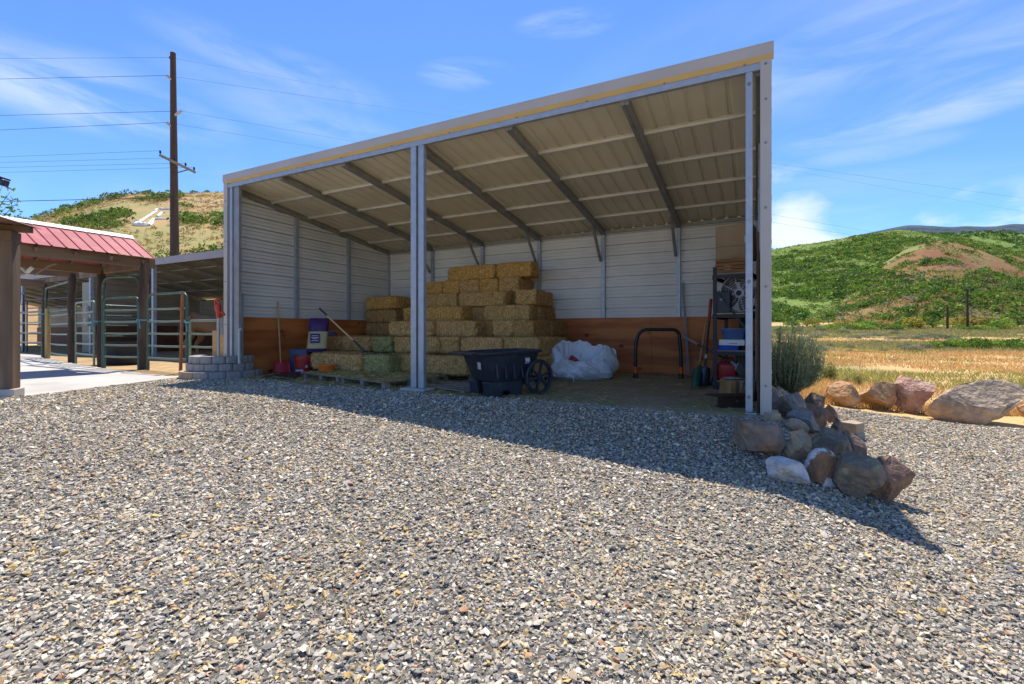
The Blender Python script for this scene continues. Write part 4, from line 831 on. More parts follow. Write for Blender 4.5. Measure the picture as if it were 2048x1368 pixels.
cb = rp(.27, .42, 2.06); t = thing('cardboard_box', 'large closed cardboard box on top of the rack', 'cardboard box', tuple(cb), ang); mb = MB(); mb.b2((-.30, -.25, 0), (.22, .25, .54)); mk('carton', mb, M_card, t, world=False, bevel=.006); mb = MB(); mb.b2((-.303, -.2535, .20), (.222, -.2515, .206)); mk('flap_seam', mb, M_pb, t, world=False)
mb = MB(); mb.b2((.13, -.2535, .24), (.225, -.2515, .34)); mk('shipping_label', mb, M_white, t, world=False); mb = MB(); mb.b2((.155, -.2555, .26), (.185, -.2540, .32)); mk('barcode', mb, M_blackm, t, world=False)
t = thing('wooden_crate', 'reddish wooden slat crate on the left of the rack top', 'crate', tuple(rp(.10, .25, 1.824)), ang)
for k in range(4): mb = MB(); mb.b2((-.08, -.25, .005 + k * .055), (.36, -.235, .05 + k * .055)); mk('slat', mb, M_crate, t, world=False)
for k in range(4): mb = MB(); mb.b2((-.095, -.25, .005 + k * .055), (-.081, .3, .05 + k * .055)); mk('slat', mb, M_crate, t, world=False)
mb = MB(); mb.b2((-.09, -.25, 0.0), (.36, .3, .012)); mk('bottom', mb, M_crate, t, world=False)
t = thing('wood_block', 'short dark wood offcut lying in the crate on the rack', 'offcut', tuple(rp(.34, .12, 1.90)), ang + .2); mb = MB(); mb.box((0, 0, .09), (.22, .14, .10), Matrix.Rotation(R(14), 3, 'Y')); mb.box((-.03, .02, .02), (.2, .10, .05)); mk('offcut', mb, M_crate, t, world=False, bevel=.006)
# boards and poles leaning on the right wall
k0 = [(1507, 7.2, 1504, 7.4, 605), (1512, 6.9, 1512, 7.1, 590), (1517, 6.6, 1517, 6.7, 640)]
lbl = ['grey plank leaning on the right wall, leftmost of three', 'long weathered plank leaning on the right wall between two others', 'short pale plank leaning on the right wall next to the corner trim']
for (pa, da, pb_, db, py), lb, m_ in zip(k0, lbl, (M_galvd, M_wood_grey, M_wood_old)):
    lo_ = at_d(pa, da, .005); hi_ = at_d(pb_, db, zat(py, db)); mb = MB(); mb.beam(lo_, hi_, .09, .022, up=(1, 0, 0)); o = mk('plank', mb, m_, None, bevel=.003, base=tuple(lo_)); tag(o, lb, 'plank', 'planks leaning on the right wall')
M_gpole = mat('green_steel_post', (0.05, 0.09, 0.07), (0.035, 0.07, 0.055), 9, .55)
for (pa, pb_, py, lb) in ((1466, 1490, 560, 'green steel post leaning across the rack, left one of three'), (1475, 1492, 575, 'green steel post leaning across the rack, middle one of three'), (1484, 1494, 590, 'green steel post leaning across the rack, right one of three')):
    lo_ = at_d(pa, 7.35, .30 if False else .01); hi_ = at_d(pb_, 7.75, zat(py, 7.75)); mb = MB(); mb.beam(lo_, hi_, .03, .03); o = mk('fence_post', mb, M_gpole, None, base=tuple(lo_)); tag(o, lb, 'steel post', 'steel posts leaning on the rack')
# stump, cloth, rail
M_bark = mat('stump_wood', (0.36, 0.21, 0.08), (0.20, 0.11, 0.045), 9, .9, bump=.9, bscale=25, stretch=(1, 1, .25), c3=(.45, .40, .33), s3=5, bdist=.03)
c = at_d(1472, 6.35); t = thing('log_round', 'short chopped log round beside the front right post', 'log', (c.x, c.y, 0))
n = 28; vs = []
for j, (z_, f) in enumerate(((0, 1.10), (.05, 1.05), (.15, 1.0), (.26, .97), (.275, .9))):
    for k in range(n): a_ = 2 * math.pi * k / n; r_ = .215 * f * (1 + .09 * math.sin(a_ * 3 + 1) + .06 * math.sin(a_ * 7 + z_ * 8) + .05 * random.uniform(-1, 1)); vs.append((r_ * math.cos(a_), r_ * math.sin(a_), z_))
fs = [(j * n + k, j * n + (k + 1) % n, (j + 1) * n + (k + 1) % n, (j + 1) * n + k) for j in range(4) for k in range(n)] + [tuple(range(4 * n, 5 * n)), tuple(range(n - 1, -1, -1))]
mk('log', MB().add(vs, fs), M_bark, t, world=False)
mb = MB(); mb.box((-.04, -.03, .29), (.30, .26, .04), Matrix.Rotation(.3, 3, 'Z')); M_rag = mat('pale_rag', (.38, .36, .36), (.25, .23, .23), 10, .9, bump=.8, bscale=20, bdist=.03)
o = mk('rag', mb, M_rag, None, base=(0, 0, 0)); o.location = (c.x, c.y, .0); sb = o.modifiers.new('s', 'SUBSURF'); sb.levels = sb.render_levels = 2; tag(o, 'pale grey rag draped on the log round', 'rag')
c = at_d(1468, 5.72); t = thing('anvil_rail', 'rusty brown piece of railway rail lying behind the right front post', 'rail', (c.x, c.y, 0), YAW + R(4)); M_rust = mat('rusty_steel', (.075, .035, .022), (.05, .025, .018), 12, .8, bump=.5, bscale=40)
mb = MB(); pf = [(-.07, 0), (.07, 0), (.07, .012), (.015, .03), (.015, .12), (.04, .13), (.04, .165), (-.04, .165), (-.04, .13), (-.015, .12), (-.015, .03), (-.07, .012)]
mb.prism(pf, (0, 1, 0), (0, 0, 1), (.42, 0, 0), (-.20, 0, 0)); mk('rail', mb, M_rust, t, world=False, bevel=.003); mb = MB(); mb.prism([(0, .125), (0, .165), (.15, .165), (.15, .15)], (-1, 0, 0), (0, 0, 1), (0, .07, 0), (-.20, -.035, 0)); mk('horn', mb, M_rust, t, world=False); mb = MB(); mb.lathe([(0, -.02), (.013, -.02), (.013, .02), (0, .02)], (.03, -.0, .075), 10, Matrix.Rotation(R(90), 3, 'X')); mk('bolt', mb, M_bolt, t, world=False)

# ------------------------------------------------------------------ covered timber walkway with the red roof
M_redroof = mat('red_roof_sheet', (0.40, 0.075, 0.080), (0.33, 0.06, 0.065), 1.5, 0.55, c3=(0.44, 0.12, 0.115), s3=4.0, spec=.25)
M_cream_trim = mat('cream_ridge_cap', (0.74, 0.68, 0.55), None, rough=.5)
M_post = mat('dark_round_post', (0.075, 0.05, 0.034), (0.045, 0.03, 0.022), 7, .9, bump=.8, bscale=25, stretch=(1, 1, .15), c3=(.16, .105, .06), s3=3.5, bdist=.02)
M_poly = mat('pale_roof_underside', (0.50, 0.45, 0.36), (0.42, 0.38, 0.30), 2, .7)
perg = thing('covered_walkway', 'timber walkway cover with red ribbed metal roof and rough round posts', 'walkway cover', (-13.7, 5.9, 0))
P1, P2, P3, P4 = (-12.85, 6.02), (-14.72, 5.95), (-17.4, 6.35), (-21.4, 7.1)
def rpost(p, r, h, z0=0.0):
    mb = MB(); pts = []; rs = []
    for k in range(9): s = k / 8; pts.append((p[0] + .015 * math.sin(k * 2.1), p[1] + .012 * math.cos(k * 1.7), z0 + (h - z0) * s)); rs.append(r * (1.06 - .1 * s + .04 * math.sin(k * 2.7 + p[0])))
    mb.tube(pts, rs, 12); return mk('post', mb, M_post, perg, smooth='auto')
rpost(P1, .095, 2.62); rpost(P2, .085, 2.44); rpost(P3, .09, 2.55); rpost(P4, .07, 2.50)
for x_ in (P1[0], P2[0]):
    for y_ in (1.0, -3.5): rpost((x_, y_), .11, 2.5)
# beams across and along
mb = MB(); mb.beam((P2[0] - .15, 6.0, 2.47), (P1[0] + .02, 6.06, 2.50), .09, .20); mk('beam', mb, M_wood_old, perg, bevel=.01)
mb = MB(); mb.beam((P1[0] - .02, 6.25, 2.535), (P1[0] - .02, -5, 2.535), .09, .23); mk('beam', mb, M_wood_y, perg, bevel=.01)
mb = MB(); mb.beam((P2[0] + .02, 6.15, 2.46), (P2[0] + .02, -5, 2.46), .09, .22); mk('beam', mb, M_wood_y, perg, bevel=.01)
mb = MB(); mb.beam((P3[0], 6.5, 2.56), (P3[0], -5, 2.56), .09, .22); mk('beam', mb, M_wood_y, perg, bevel=.01)
mb = MB(); mb.beam((P4[0], 7.3, 2.52), (P4[0], -5, 2.52), .09, .24); mk('beam', mb, M_wood_y, perg, bevel=.01)
for p in (P3, P4): mb = MB(); mb.beam((p[0] - .1, p[1], 2.62 if p is P4 else 2.70), (P2[0] - .1 if p is P3 else P3[0] - .1, p[1] - .1, 2.62 if p is P4 else 2.60), .08, .13); mk('beam', mb, M_wood_old, perg, bevel=.01)
RX, RZ, EX, EZ, LXE = -13.72, 3.22, -12.66, 2.64, -14.9
def slope_z(x_): return RZ - (RZ - EZ) * abs(x_ - RX) / (EX - RX)
for y_ in np.arange(5.95, -5, -.62):
    mb = MB(); mb.beam((RX, y_, RZ - .13), (EX - .06, y_, EZ - .10), .045, .09); mb.beam((RX, y_, RZ - .13), (LXE + .06, y_, slope_z(LXE) - .10), .045, .09); mk('rafter', mb, M_wood_old, perg)
for s_ in (.18, .5, .82):
    for sg, xe in ((1, EX), (-1, LXE)): x_ = RX + (xe - RX) * s_; mb = MB(); mb.beam((x_, 6.1, slope_z(x_) - .05), (x_, -5, slope_z(x_) - .05), .07, .022); mk('roof_batten', mb, M_wood_y, perg)
def ribbed_slope(xe, m):
    prof = []; y_ = 6.16
    while y_ > -5: prof += [(y_, 0), (y_ - .01, .022), (y_ - .025, .022), (y_ - .04, 0)]; y_ -= .229
    vs = []; fs = []; n_ = len(prof); ze = slope_z(xe)
    for x_, z_ in ((RX, RZ), (xe, ze)):
        vs += [(x_, a_, z_ + h_) for a_, h_ in prof]
    return MB().add(vs, [(i, i + 1, n_ + i + 1, n_ + i) for i in range(n_ - 1)])
for xe in (EX, LXE): q = mk('roof', ribbed_slope(xe, M_redroof), M_redroof, perg); q.modifiers.new('thick', 'SOLIDIFY').thickness = .004
mb = MB(); mb.prism([(-.10, -.055), (0, .02), (.10, -.055), (.10, -.045), (0, .04), (-.10, -.045)], (1, 0, 0), (0, 0, 1), (0, -11.2, 0), (RX, 6.18, RZ + .02)); mk('ridge_cap', mb, M_cream_trim, perg)
mb = MB(); mb.prism([(0, 0), (-.16, .07), (-.42, .20), (-.46, .20), (-.20, .03), (0, -.05)], (0, 1, 0), (0, 0, 1), (.06, 0, 0), (P1[0] - .05, 6.0, 2.22)); mk('knee_brace', mb, M_wood_old, perg) if False else None
for y_ in (4.55, 3.4):
    mb = MB()
    for s in (-1, 1): mb.beam((P2[0] + .08 + s * .13 * CY, y_ + s * .13 * SY, 2.36), (P2[0] + .08, y_, 2.24), .05, .06); mk('lamp_bracket', mb, M_white, perg)
    mb = MB(); pts = [(P2[0] + .2 + .14 * k, y_ + .1, 2.20 + .18 * math.sin(k / 8 * 1.5)) for k in range(9)]; mb.tube(pts, .022, 8); mk('curved_strut', mb, M_wood_y, perg)

# ------------------------------------------------------------------ near porch post with a strip of corrugated roof
pc = at_z(16, 798, 0.0)
porch = thing('porch_post', 'big square weathered timber post at the left edge under a rusty corrugated eave', 'porch', (pc.x, pc.y, 0))
Mr = Matrix.Rotation(YAW + R(20), 3, 'Z')
mb = MB(); mb.box((pc.x - .02, pc.y, 1.17), (.19, .19, 2.06), Mr); mk('post', mb, M_wood_old, porch, bevel=.012)
mb = MB(); mb.box((pc.x - .02, pc.y, .075), (.25, .25, .13), Mr); mk('base_block', mb, M_conc, porch, bevel=.01)
zb = 2.2; exv = Mr @ Vector((1, 0, 0)); eyv = Mr @ Vector((0, 1, 0))
a_ = Vector((pc.x, pc.y, zb)); mb = MB(); mb.beam(a_ - exv * 3.0, a_ + exv * .09, .22, .13); mk('beam', mb, M_wood_old, porch, bevel=.01)
mb = MB(); mb.beam(a_ - exv * 3.0 + eyv * .02 + Vector((0, 0, .115)), a_ + exv * .24 + eyv * .02 + Vector((0, 0, .115)), .09, .095); mk('rafter_tail', mb, M_wood_old, porch, bevel=.008)
M_corr = mat('rusty_corrugated', (.20, .10, .07), (.13, .06, .045), 6, .8)
vs = []; fs = []; n_ = 70
for j, (o_, hh) in enumerate(((-.16, .165), (1.2, .13))):
    for k in range(n_): s = -3.0 + 3.28 * k / (n_ - 1); vs.append(a_ + exv * s - eyv * (o_ - .0) * 1.0 + Vector((0, 0, hh + .016 * math.sin(s / .075 * 2 * math.pi))))
fs = [(k, k + 1, n_ + k + 1, n_ + k) for k in range(n_ - 1)]
q = mk('corrugated_roof', MB().add(vs, fs), M_corr, porch, smooth=True); q.modifiers.new('thick', 'SOLIDIFY').thickness = .004
# dark blue eave corner of the house at the upper left
M_navy = mat('navy_gutter', (.035, .055, .10), (.03, .045, .085), 4, .4)
c0 = at_d(-190, 7.6, zat(300, 7.6)); c1 = at_d(12, 7.6, zat(367, 7.6))
he = thing('house_eave', 'dark blue gutter corner of a house just inside the upper left edge', 'eave', tuple(c1))
mb = MB(); mb.beam(c0, c1, .12, .11); mk('gutter', mb, M_navy, he, bevel=.02); mb = MB(); mb.beam(c0 + Vector((0, 0, .07)), c1 + Vector((0, 0, .07)) - (c1 - c0).normalized() * .03, .20, .025); mk('drip_edge', mb, M_blackm, he)

# ------------------------------------------------------------------ long lean-to barn behind the pens
LX0, LX1, LY0, LY1, LZ0, LZ1 = -42.0, -10.2, 9.3, 13.6, 3.42, 2.40
def lroof(y_): return LZ0 - (LZ0 - LZ1) * (y_ - LY0) / (LY1 - LY0)
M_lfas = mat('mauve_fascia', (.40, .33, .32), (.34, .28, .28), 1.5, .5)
M_lclad = mat('lean_to_cladding', (.34, .30, .23), (.28, .25, .19), 1.0, .6)  # darker than the hay shed sheets: interior shade put into the colour
M_lkick = mat('shaded_kick_board', (.16, .06, .025), (.11, .04, .018), 3, .7)  # shade inside the barn put into this darker ply colour
M_lroof = mat('lean_to_roof', (.24, .225, .165), (.19, .18, .13), 1.0, .5)  # roof underside darkened in its colour to carry the barn's shade
lean = thing('lean_to_barn', 'long low lean-to barn with mauve fascia behind the horse pens', 'barn', ((LX0 + LX1) / 2, LY0, 0))
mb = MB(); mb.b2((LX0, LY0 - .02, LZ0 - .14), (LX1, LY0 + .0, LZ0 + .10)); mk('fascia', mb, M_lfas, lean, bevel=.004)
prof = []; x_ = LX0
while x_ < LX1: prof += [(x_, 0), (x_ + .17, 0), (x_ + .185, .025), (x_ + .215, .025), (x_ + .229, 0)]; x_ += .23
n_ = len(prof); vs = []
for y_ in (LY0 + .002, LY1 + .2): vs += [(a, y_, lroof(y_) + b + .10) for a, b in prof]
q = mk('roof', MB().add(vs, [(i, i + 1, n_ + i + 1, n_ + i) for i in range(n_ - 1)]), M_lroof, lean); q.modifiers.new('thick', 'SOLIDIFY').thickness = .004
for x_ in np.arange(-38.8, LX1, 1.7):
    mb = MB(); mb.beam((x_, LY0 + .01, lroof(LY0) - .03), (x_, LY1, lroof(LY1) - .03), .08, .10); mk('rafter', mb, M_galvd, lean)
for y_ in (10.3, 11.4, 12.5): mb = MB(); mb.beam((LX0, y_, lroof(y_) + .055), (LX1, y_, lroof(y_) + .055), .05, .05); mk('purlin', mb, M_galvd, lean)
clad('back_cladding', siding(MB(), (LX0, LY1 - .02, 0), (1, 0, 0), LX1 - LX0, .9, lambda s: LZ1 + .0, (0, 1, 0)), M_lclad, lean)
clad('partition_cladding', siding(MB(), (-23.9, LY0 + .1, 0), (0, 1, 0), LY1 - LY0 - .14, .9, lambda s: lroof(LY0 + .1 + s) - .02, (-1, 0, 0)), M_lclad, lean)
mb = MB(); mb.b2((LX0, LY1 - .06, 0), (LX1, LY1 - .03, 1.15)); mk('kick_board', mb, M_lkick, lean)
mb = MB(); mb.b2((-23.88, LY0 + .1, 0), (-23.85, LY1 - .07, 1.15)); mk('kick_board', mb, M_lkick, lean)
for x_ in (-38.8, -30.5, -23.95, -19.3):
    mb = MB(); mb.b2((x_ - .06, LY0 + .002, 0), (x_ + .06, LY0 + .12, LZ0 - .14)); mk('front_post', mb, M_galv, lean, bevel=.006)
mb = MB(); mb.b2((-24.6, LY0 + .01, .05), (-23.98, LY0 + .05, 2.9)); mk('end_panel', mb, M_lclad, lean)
M_beige = mat('beige_meter_box', (.45, .42, .33), None, rough=.5)
for z_, in ((1.62,), (1.15,)):
    t = thing('switch_box', 'beige weatherproof box on the barn end panel, ' + ('upper one' if z_ > 1.4 else 'lower one'), 'electrical box', (-24.05, LY0, z_), 0, 'boxes on the barn end panel'); mb = MB(); mb.box((0, -.05, .15), (.26, .10, .32)); mk('case', mb, M_beige, t, world=False, bevel=.03); mb = MB(); mb.box((0, -.11, .15), (.16, .02, .22)); mk('cover', mb, M_beige, t, world=False, bevel=.008)

# ------------------------------------------------------------------ pipe corral panels
M_gpipe = mat('green_pipe', (.045, .10, .078), (.06, .12, .09), 14, .4, metal=.1, c3=(.30, .34, .28), s3=9, lo3=.60, hi3=.75)
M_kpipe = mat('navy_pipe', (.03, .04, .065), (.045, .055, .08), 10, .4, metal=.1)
M_wpipe = mat('worn_sunlit_pipe', (.22, .27, .21), (.13, .19, .14), 14, .4, metal=.15)  # worn green, paled so the colour carries the sun on the rails
def arch(p0, p1, z0, z1, r):
    p0 = Vector(p0); p1 = Vector(p1); u_ = (p1 - p0); ln = u_.length; u_.normalize(); pts = [p0 + Vector((0, 0, z0)), p0 + Vector((0, 0, z1 - r))]
    for k in range(1, 6): a_ = k / 5 * math.pi / 2; pts.append(p0 + u_ * r * (1 - math.cos(a_)) + Vector((0, 0, z1 - r + r * math.sin(a_))))
    for k in range(0, 6): a_ = k / 5 * math.pi / 2; pts.append(p0 + u_ * (ln - r + r * math.sin(a_)) + Vector((0, 0, z1 - r + r * math.cos(a_))))
    pts.append(p1 + Vector((0, 0, z0))); return pts
def panel(label, p0, p1, h, zs, m, rad=.15, mr=None, bow=0.0, cat='corral panel', z0=.0):
    p0 = Vector((*p0, 0)); p1 = Vector((*p1, 0)); t = thing('corral_panel' if not bow else 'bow_gate', label, cat, tuple(p0), group='pipe panels of the horse pens')
    mb = MB(); mb.tube(arch(p0, p1, z0, h, rad), .026, 10); mk('frame', mb, m, t, smooth='auto')
    for z_ in zs: mb = MB(); mb.tube([p0 + Vector((0, 0, z_)), p0.lerp(p1, .5) + Vector((0, 0, z_ - .008)), p1 + Vector((0, 0, z_))], .022, 8); mk('rail', mb, mr or m, t, smooth='auto')
    if bow: u_ = (p1 - p0).normalized() * .045; mb = MB(); mb.tube(arch(p0 - u_, p1 + u_, 0, bow, .22), .03, 10); mk('bow', mb, m, t, smooth='auto')
    return t
def gp(px, py): q = at_z(px, py, 0.0); return (q.x, q.y)
ZS = [.30, .58, .86, 1.14, 1.42]
A0 = (at_d(209, 11.55).x, at_d(209, 11.55).y); A1 = (at_d(277, 11.25).x, at_d(277, 11.25).y)
panel('green pipe gate with a bow overhead between the two nearest round posts', A0, A1, 1.72, ZS, M_gpipe, .12, M_wpipe, 2.22, 'gate')
B0 = (at_d(296, 11.0).x, at_d(296, 11.0).y); B1 = (at_d(374, 10.35).x, at_d(374, 10.35).y)
panel('green pipe panel with rounded corner just right of the round corner post', B0, B1, 1.76, ZS, M_gpipe, .17, M_wpipe)
C0 = (at_d(380, 10.3).x, at_d(380, 10.3).y); C1 = (at_d(440, 9.95).x, at_d(440, 9.95).y)
panel('low pipe panel of thin pale rails closing the gap to the hay shed', C0, C1, 1.14, [.30, .58, .86], M_wpipe, .05)
D0 = (at_d(152, 13.2).x, at_d(152, 13.2).y); D1 = (at_d(188, 12.3).x, at_d(188, 12.3).y)
panel('narrow panel of pale rails between the second and third round posts', D0, D1, 1.70, ZS, M_wpipe, .10, M_wpipe)
E0 = (at_d(92, 16.0).x, at_d(92, 16.0).y); E1 = (at_d(139, 13.8).x, at_d(139, 13.8).y)
panel('green pipe gate with a tall bow beside the leftmost round post', E0, E1, 1.55, [.2, .5, .82, 1.14, 1.42], M_gpipe, .08, M_wpipe, 2.36, 'gate')
F0 = (at_d(0, 18.5).x, at_d(0, 18.5).y); F1 = (at_d(84, 16.4).x, at_d(84, 16.4).y)
panel('green pipe panel at the far left behind the big porch post', F0, F1, 1.60, [.52, .86, 1.22, 1.58], M_gpipe, .06, M_wpipe)
K0 = (at_d(54, 20.5).x, at_d(54, 20.5).y); K1 = (at_d(150, 18.6).x, at_d(150, 18.6).y)
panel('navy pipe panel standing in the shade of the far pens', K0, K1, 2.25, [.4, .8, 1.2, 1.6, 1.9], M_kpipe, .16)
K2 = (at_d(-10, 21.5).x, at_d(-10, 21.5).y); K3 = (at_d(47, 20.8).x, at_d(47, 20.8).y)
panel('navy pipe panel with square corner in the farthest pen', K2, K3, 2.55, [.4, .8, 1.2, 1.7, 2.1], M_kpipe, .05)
K4 = (at_d(200, 15.2).x, at_d(200, 15.2).y); K5 = (at_d(300, 16.6).x, at_d(300, 16.6).y)
panel('green pipe panel running back into the pen behind the water tank', K4, K5, 1.75, [.4, .75, 1.1, 1.42], M_gpipe, .12)
M_rustp = mat('rusty_post', (.33, .14, .06), (.24, .10, .045), 9, .8, bump=.4)
q = at_d(361, 10.28); q2 = at_d(365, 10.28); t = thing('gate_post', 'rust brown square post leaning beside the rounded green panel', 'post', (q.x, q.y, 0)); mb = MB(); mb.beam((q.x, q.y, 0), (q2.x, q2.y, 1.74), .055, .045, up=(0, 1, 0)); mk('post', mb, M_rustp, t); mb = MB(); mb.box((q2.x - .01, q2.y - .03, 1.40), (.13, .05, .06)); mk('clamp', mb, M_rustp, t)
q = at_d(95, 15.6); t = thing('peeled_pole', 'yellow peeled wooden pole wired to the leftmost round post', 'pole', (q.x, q.y, 0)); mb = MB(); mb.tube([(q.x, q.y, 0), (q.x + .01, q.y, 1.0), (q.x - .02, q.y, 1.65)], [.075, .07, .06], 10); M_peel = mat('peeled_wood', (.48, .34, .13), (.38, .25, .09), 8, .8, stretch=(1, 1, .2)); mk('pole', mb, M_peel, t, smooth='auto')
M_twine = mat('blue_twine', (.06, .28, .38), (.10, .36, .46), 20, .8)
for i, (px, py, d_, r_, lb) in enumerate(((288, 640, 11.15, .135, 'blue twine knotted round the corner post'), (193, 643, 11.92, .12, 'blue twine knotted round the second round post'), (375, 645, 10.3, .05, 'blue twine hanging from the rounded green panel'), (88, 628, 15.9, .10, 'blue twine round the leftmost round post'))):
    c = at_d(px, d_, zat(py, d_)); t = thing('twine', lb, 'twine', tuple(c), group='blue twine ties on the pens'); mb = MB(); mb.tube([c + Vector((r_ * math.cos(a_), r_ * math.sin(a_), .01 * math.sin(a_ * 3))) for a_ in np.linspace(0, 6.4, 20)], .012, 6); mk('loop', mb, M_twine, t, smooth='auto')
    mb = MB(); o_ = Vector((SY * r_, -CY * r_, 0)); mb.tube([c + o_, c + o_ * 1.15 + Vector((.02, 0, -.06)), c + o_ * 1.1 + Vector((.04, 0, -.15)), c + o_ + Vector((.03, 0, -.20))], .012, 6); mk('loose_end', mb, M_twine, t, smooth='auto')
# round stock tank
c = at_d(249, 13.1, 0.01); t = thing('stock_tank', 'round black stock water tank behind the green bow gate', 'water tank', tuple(c)); mb = MB(); mb.lathe([(0, 0), (.50, 0), (.53, .05), (.53, .22), (.545, .25), (.53, .28), (.54, .55), (.565, .58), (.565, .62), (.53, .62), (.50, .10), (0, .08)], c, 36); mk('tank', mb, M_blackm, t, smooth='auto')
mb = MB(); mb.lathe([(0, .52), (.515, .52)], c, 36); mk('water', mb, mat('tank_water', (.02, .025, .025), None, rough=.08), t)
# plywood sheets and box between pens and shed
q = at_d(440, 9.75); M_pine = mat('sunlit_pine_board', (.56, .36, .16), (.48, .30, .13), 6, .8, stretch=(.4, 1, 2), bump=.2, bscale=30)
t = thing('pine_board', 'pale pine boards closing the gap beside the hay shed corner', 'board', (q.x, q.y, 0)); mb = MB(); mb.box((q.x - .02, q.y, .50), (.27, .03, .86), Matrix.Rotation(YAW, 3, 'Z')); mk('lower_board', mb, M_pine, t); mb = MB(); mb.box((q.x - .07, q.y + .04, .70), (.12, .03, 1.0), Matrix.Rotation(YAW, 3, 'Z')); mk('upright_board', mb, M_pine, t); mb = MB(); mb.box((q.x + .07, q.y - .03, 1.02), (.10, .05, .34), Matrix.Rotation(YAW, 3, 'Z')); mk('metal_box', mb, M_greyp, t)
# frost free hydrant
c = at_d(437, 9.12, .40); M_hyd = mat('red_hydrant_paint', (.60, .06, .02), (.50, .045, .015), 9, .4)
t = thing('yard_hydrant', 'red headed yard hydrant on a steel pipe in the block ring', 'hydrant', tuple(c)); zt = zat(634, 9.12)
mb = MB(); mb.tube([c, (c.x, c.y, zt)], .022, 12); mk('pipe', mb, M_galv, t, smooth='auto')
mb = MB(); mb.lathe([(0, 0), (.035, 0), (.045, .04), (.042, .10), (.05, .16), (.045, .24), (.03, .28), (0, .285)], (c.x, c.y, zt - .02), 14); mb.tube([(c.x, c.y, zt + .09), (c.x + .09, c.y + .03, zt + .09), (c.x + .12, c.y + .04, zt + .03)], .022, 8); mk('head', mb, M_hyd, t, smooth='auto')
mb = MB(); mb.beam((c.x + .01, c.y, zt + .27), (c.x - .035, c.y - .03, zt + .34), .03, .03); mb.beam((c.x - .05, c.y - .03, zt + .34), (c.x - .05, c.y - .03, zt + .12), .03, .02); mb.beam((c.x - .06, c.y, zt + .34), (c.x + .05, c.y + .02, zt + .34), .03, .025); mk('lever', mb, M_hyd, t)
c = at_d(479, 9.05, 0.3); t = thing('steel_pipe', 'short galvanised pipe with an elbow beside the left front post', 'pipe', tuple(c)); zt = zat(660, 9.05); mb = MB(); mb.tube([c, (c.x, c.y, zt - .05), (c.x + .02, c.y, zt), (c.x + .06, c.y - .01, zt + .02), (c.x + .09, c.y - .02, zt - .02)], .03, 12); mk('pipe', mb, M_galv, t, smooth='auto')

# ------------------------------------------------------------------ ring of retaining wall blocks round the left post
M_blk = mat('grey_retaining_block', (.36, .33, .30), (.27, .25, .23), 14, .9, bump=.5, bscale=40, bdist=.01)
M_blk2 = mat('buff_retaining_block', (.44, .33, .22), (.36, .265, .175), 14, .9, bump=.5, bscale=40, bdist=.01)
ctr = at_d(447, 9.60); CN = ['bottom', 'middle', 'top']
fwd = math.atan2(CY, -SY)
for row in range(3):
    rad = .64 - .04 * row + (.08 if row == 0 else 0); nb = 9; zc = .0 + row * .145
    for k in range(nb):
        a_ = fwd + math.pi + (k - (nb - 1) / 2) * .40 + (.2 if row == 1 else 0)
        if row == 1 and k == nb - 1: continue
        cx, cy = ctr.x + rad * math.cos(a_), ctr.y + rad * math.sin(a_)
        if cx > XL + .3 and cy > YF - .02 and row > 0 and False: continue
        tx = Vector((-math.sin(a_), math.cos(a_), 0)); nx_ = Vector((math.cos(a_), math.sin(a_), 0)); w2 = rad * .40 * .5 - .004
        poly = [(-w2 * .80, -.17), (w2 * .80, -.17), (w2, .0), (w2 * .6, .022), (-w2 * .6, .022), (-w2, .0)]
        mb = MB(); mb.prism(poly, tx, nx_, (0, 0, .138 + random.uniform(-.003, .003)), (cx, cy, zc + .003))
        px_ = 1024 + FPX * ((CY * cx + SY * cy) / dep(cx, cy)); col = 'buff' if (row == 0 and k < 4) else 'grey'
        o = mk('wall_block', mb, M_blk2 if col == 'buff' else M_blk, None, bevel=.008, base=(cx, cy, zc)); tag(o, f'{col} retaining wall block, number {k + 1} from the left in the {CN[row]} course of the ring', 'block', 'retaining blocks ringed round the left shed post')
mb = MB(); mb.lathe([(0, 0), (.40, 0), (.40, .385), (.2, .40), (0, .40)], (ctr.x, ctr.y, 0), 24); o = mk('soil_fill', mb, M_pen, None, smooth=False, base=(0, 0, 0)); tag(o, 'pale soil filling the ring of retaining blocks', 'soil', kind='stuff')

# ------------------------------------------------------------------ horse in the shade of the lean-to
M_horse = mat('bay_coat', (.27, .155, .075), (.21, .12, .06), 3.0, .7, bump=.1, bscale=90, c3=(.20, .115, .06), s3=1.2)
M_mane = mat('dark_mane', (.025, .02, .018), (.04, .03, .025), 20, .8)
hp = at_d(431, 15.2, 0.0); hz = YAW + R(12)
horse = thing('horse', 'brown horse standing side on in the shade of the lean-to barn', 'horse', tuple(hp), hz)
def skin_obj(name, verts, edges, radii, m, parent, sub=2):
    me = bpy.data.meshes.new(name); me.from_pydata(verts, edges, []); o = bpy.data.objects.new(name, me); COL.objects.link(o); o.parent = parent; me.materials.append(m)
    sk = o.modifiers.new('skin', 'SKIN'); sk.use_smooth_shade = True
    for i, r_ in enumerate(radii): me.skin_vertices[0].data[i].radius = r_ if isinstance(r_, tuple) else (r_, r_)
    me.skin_vertices[0].data[0].use_root = True; sb = o.modifiers.new('sub', 'SUBSURF'); sb.levels = sb.render_levels = sub; return o
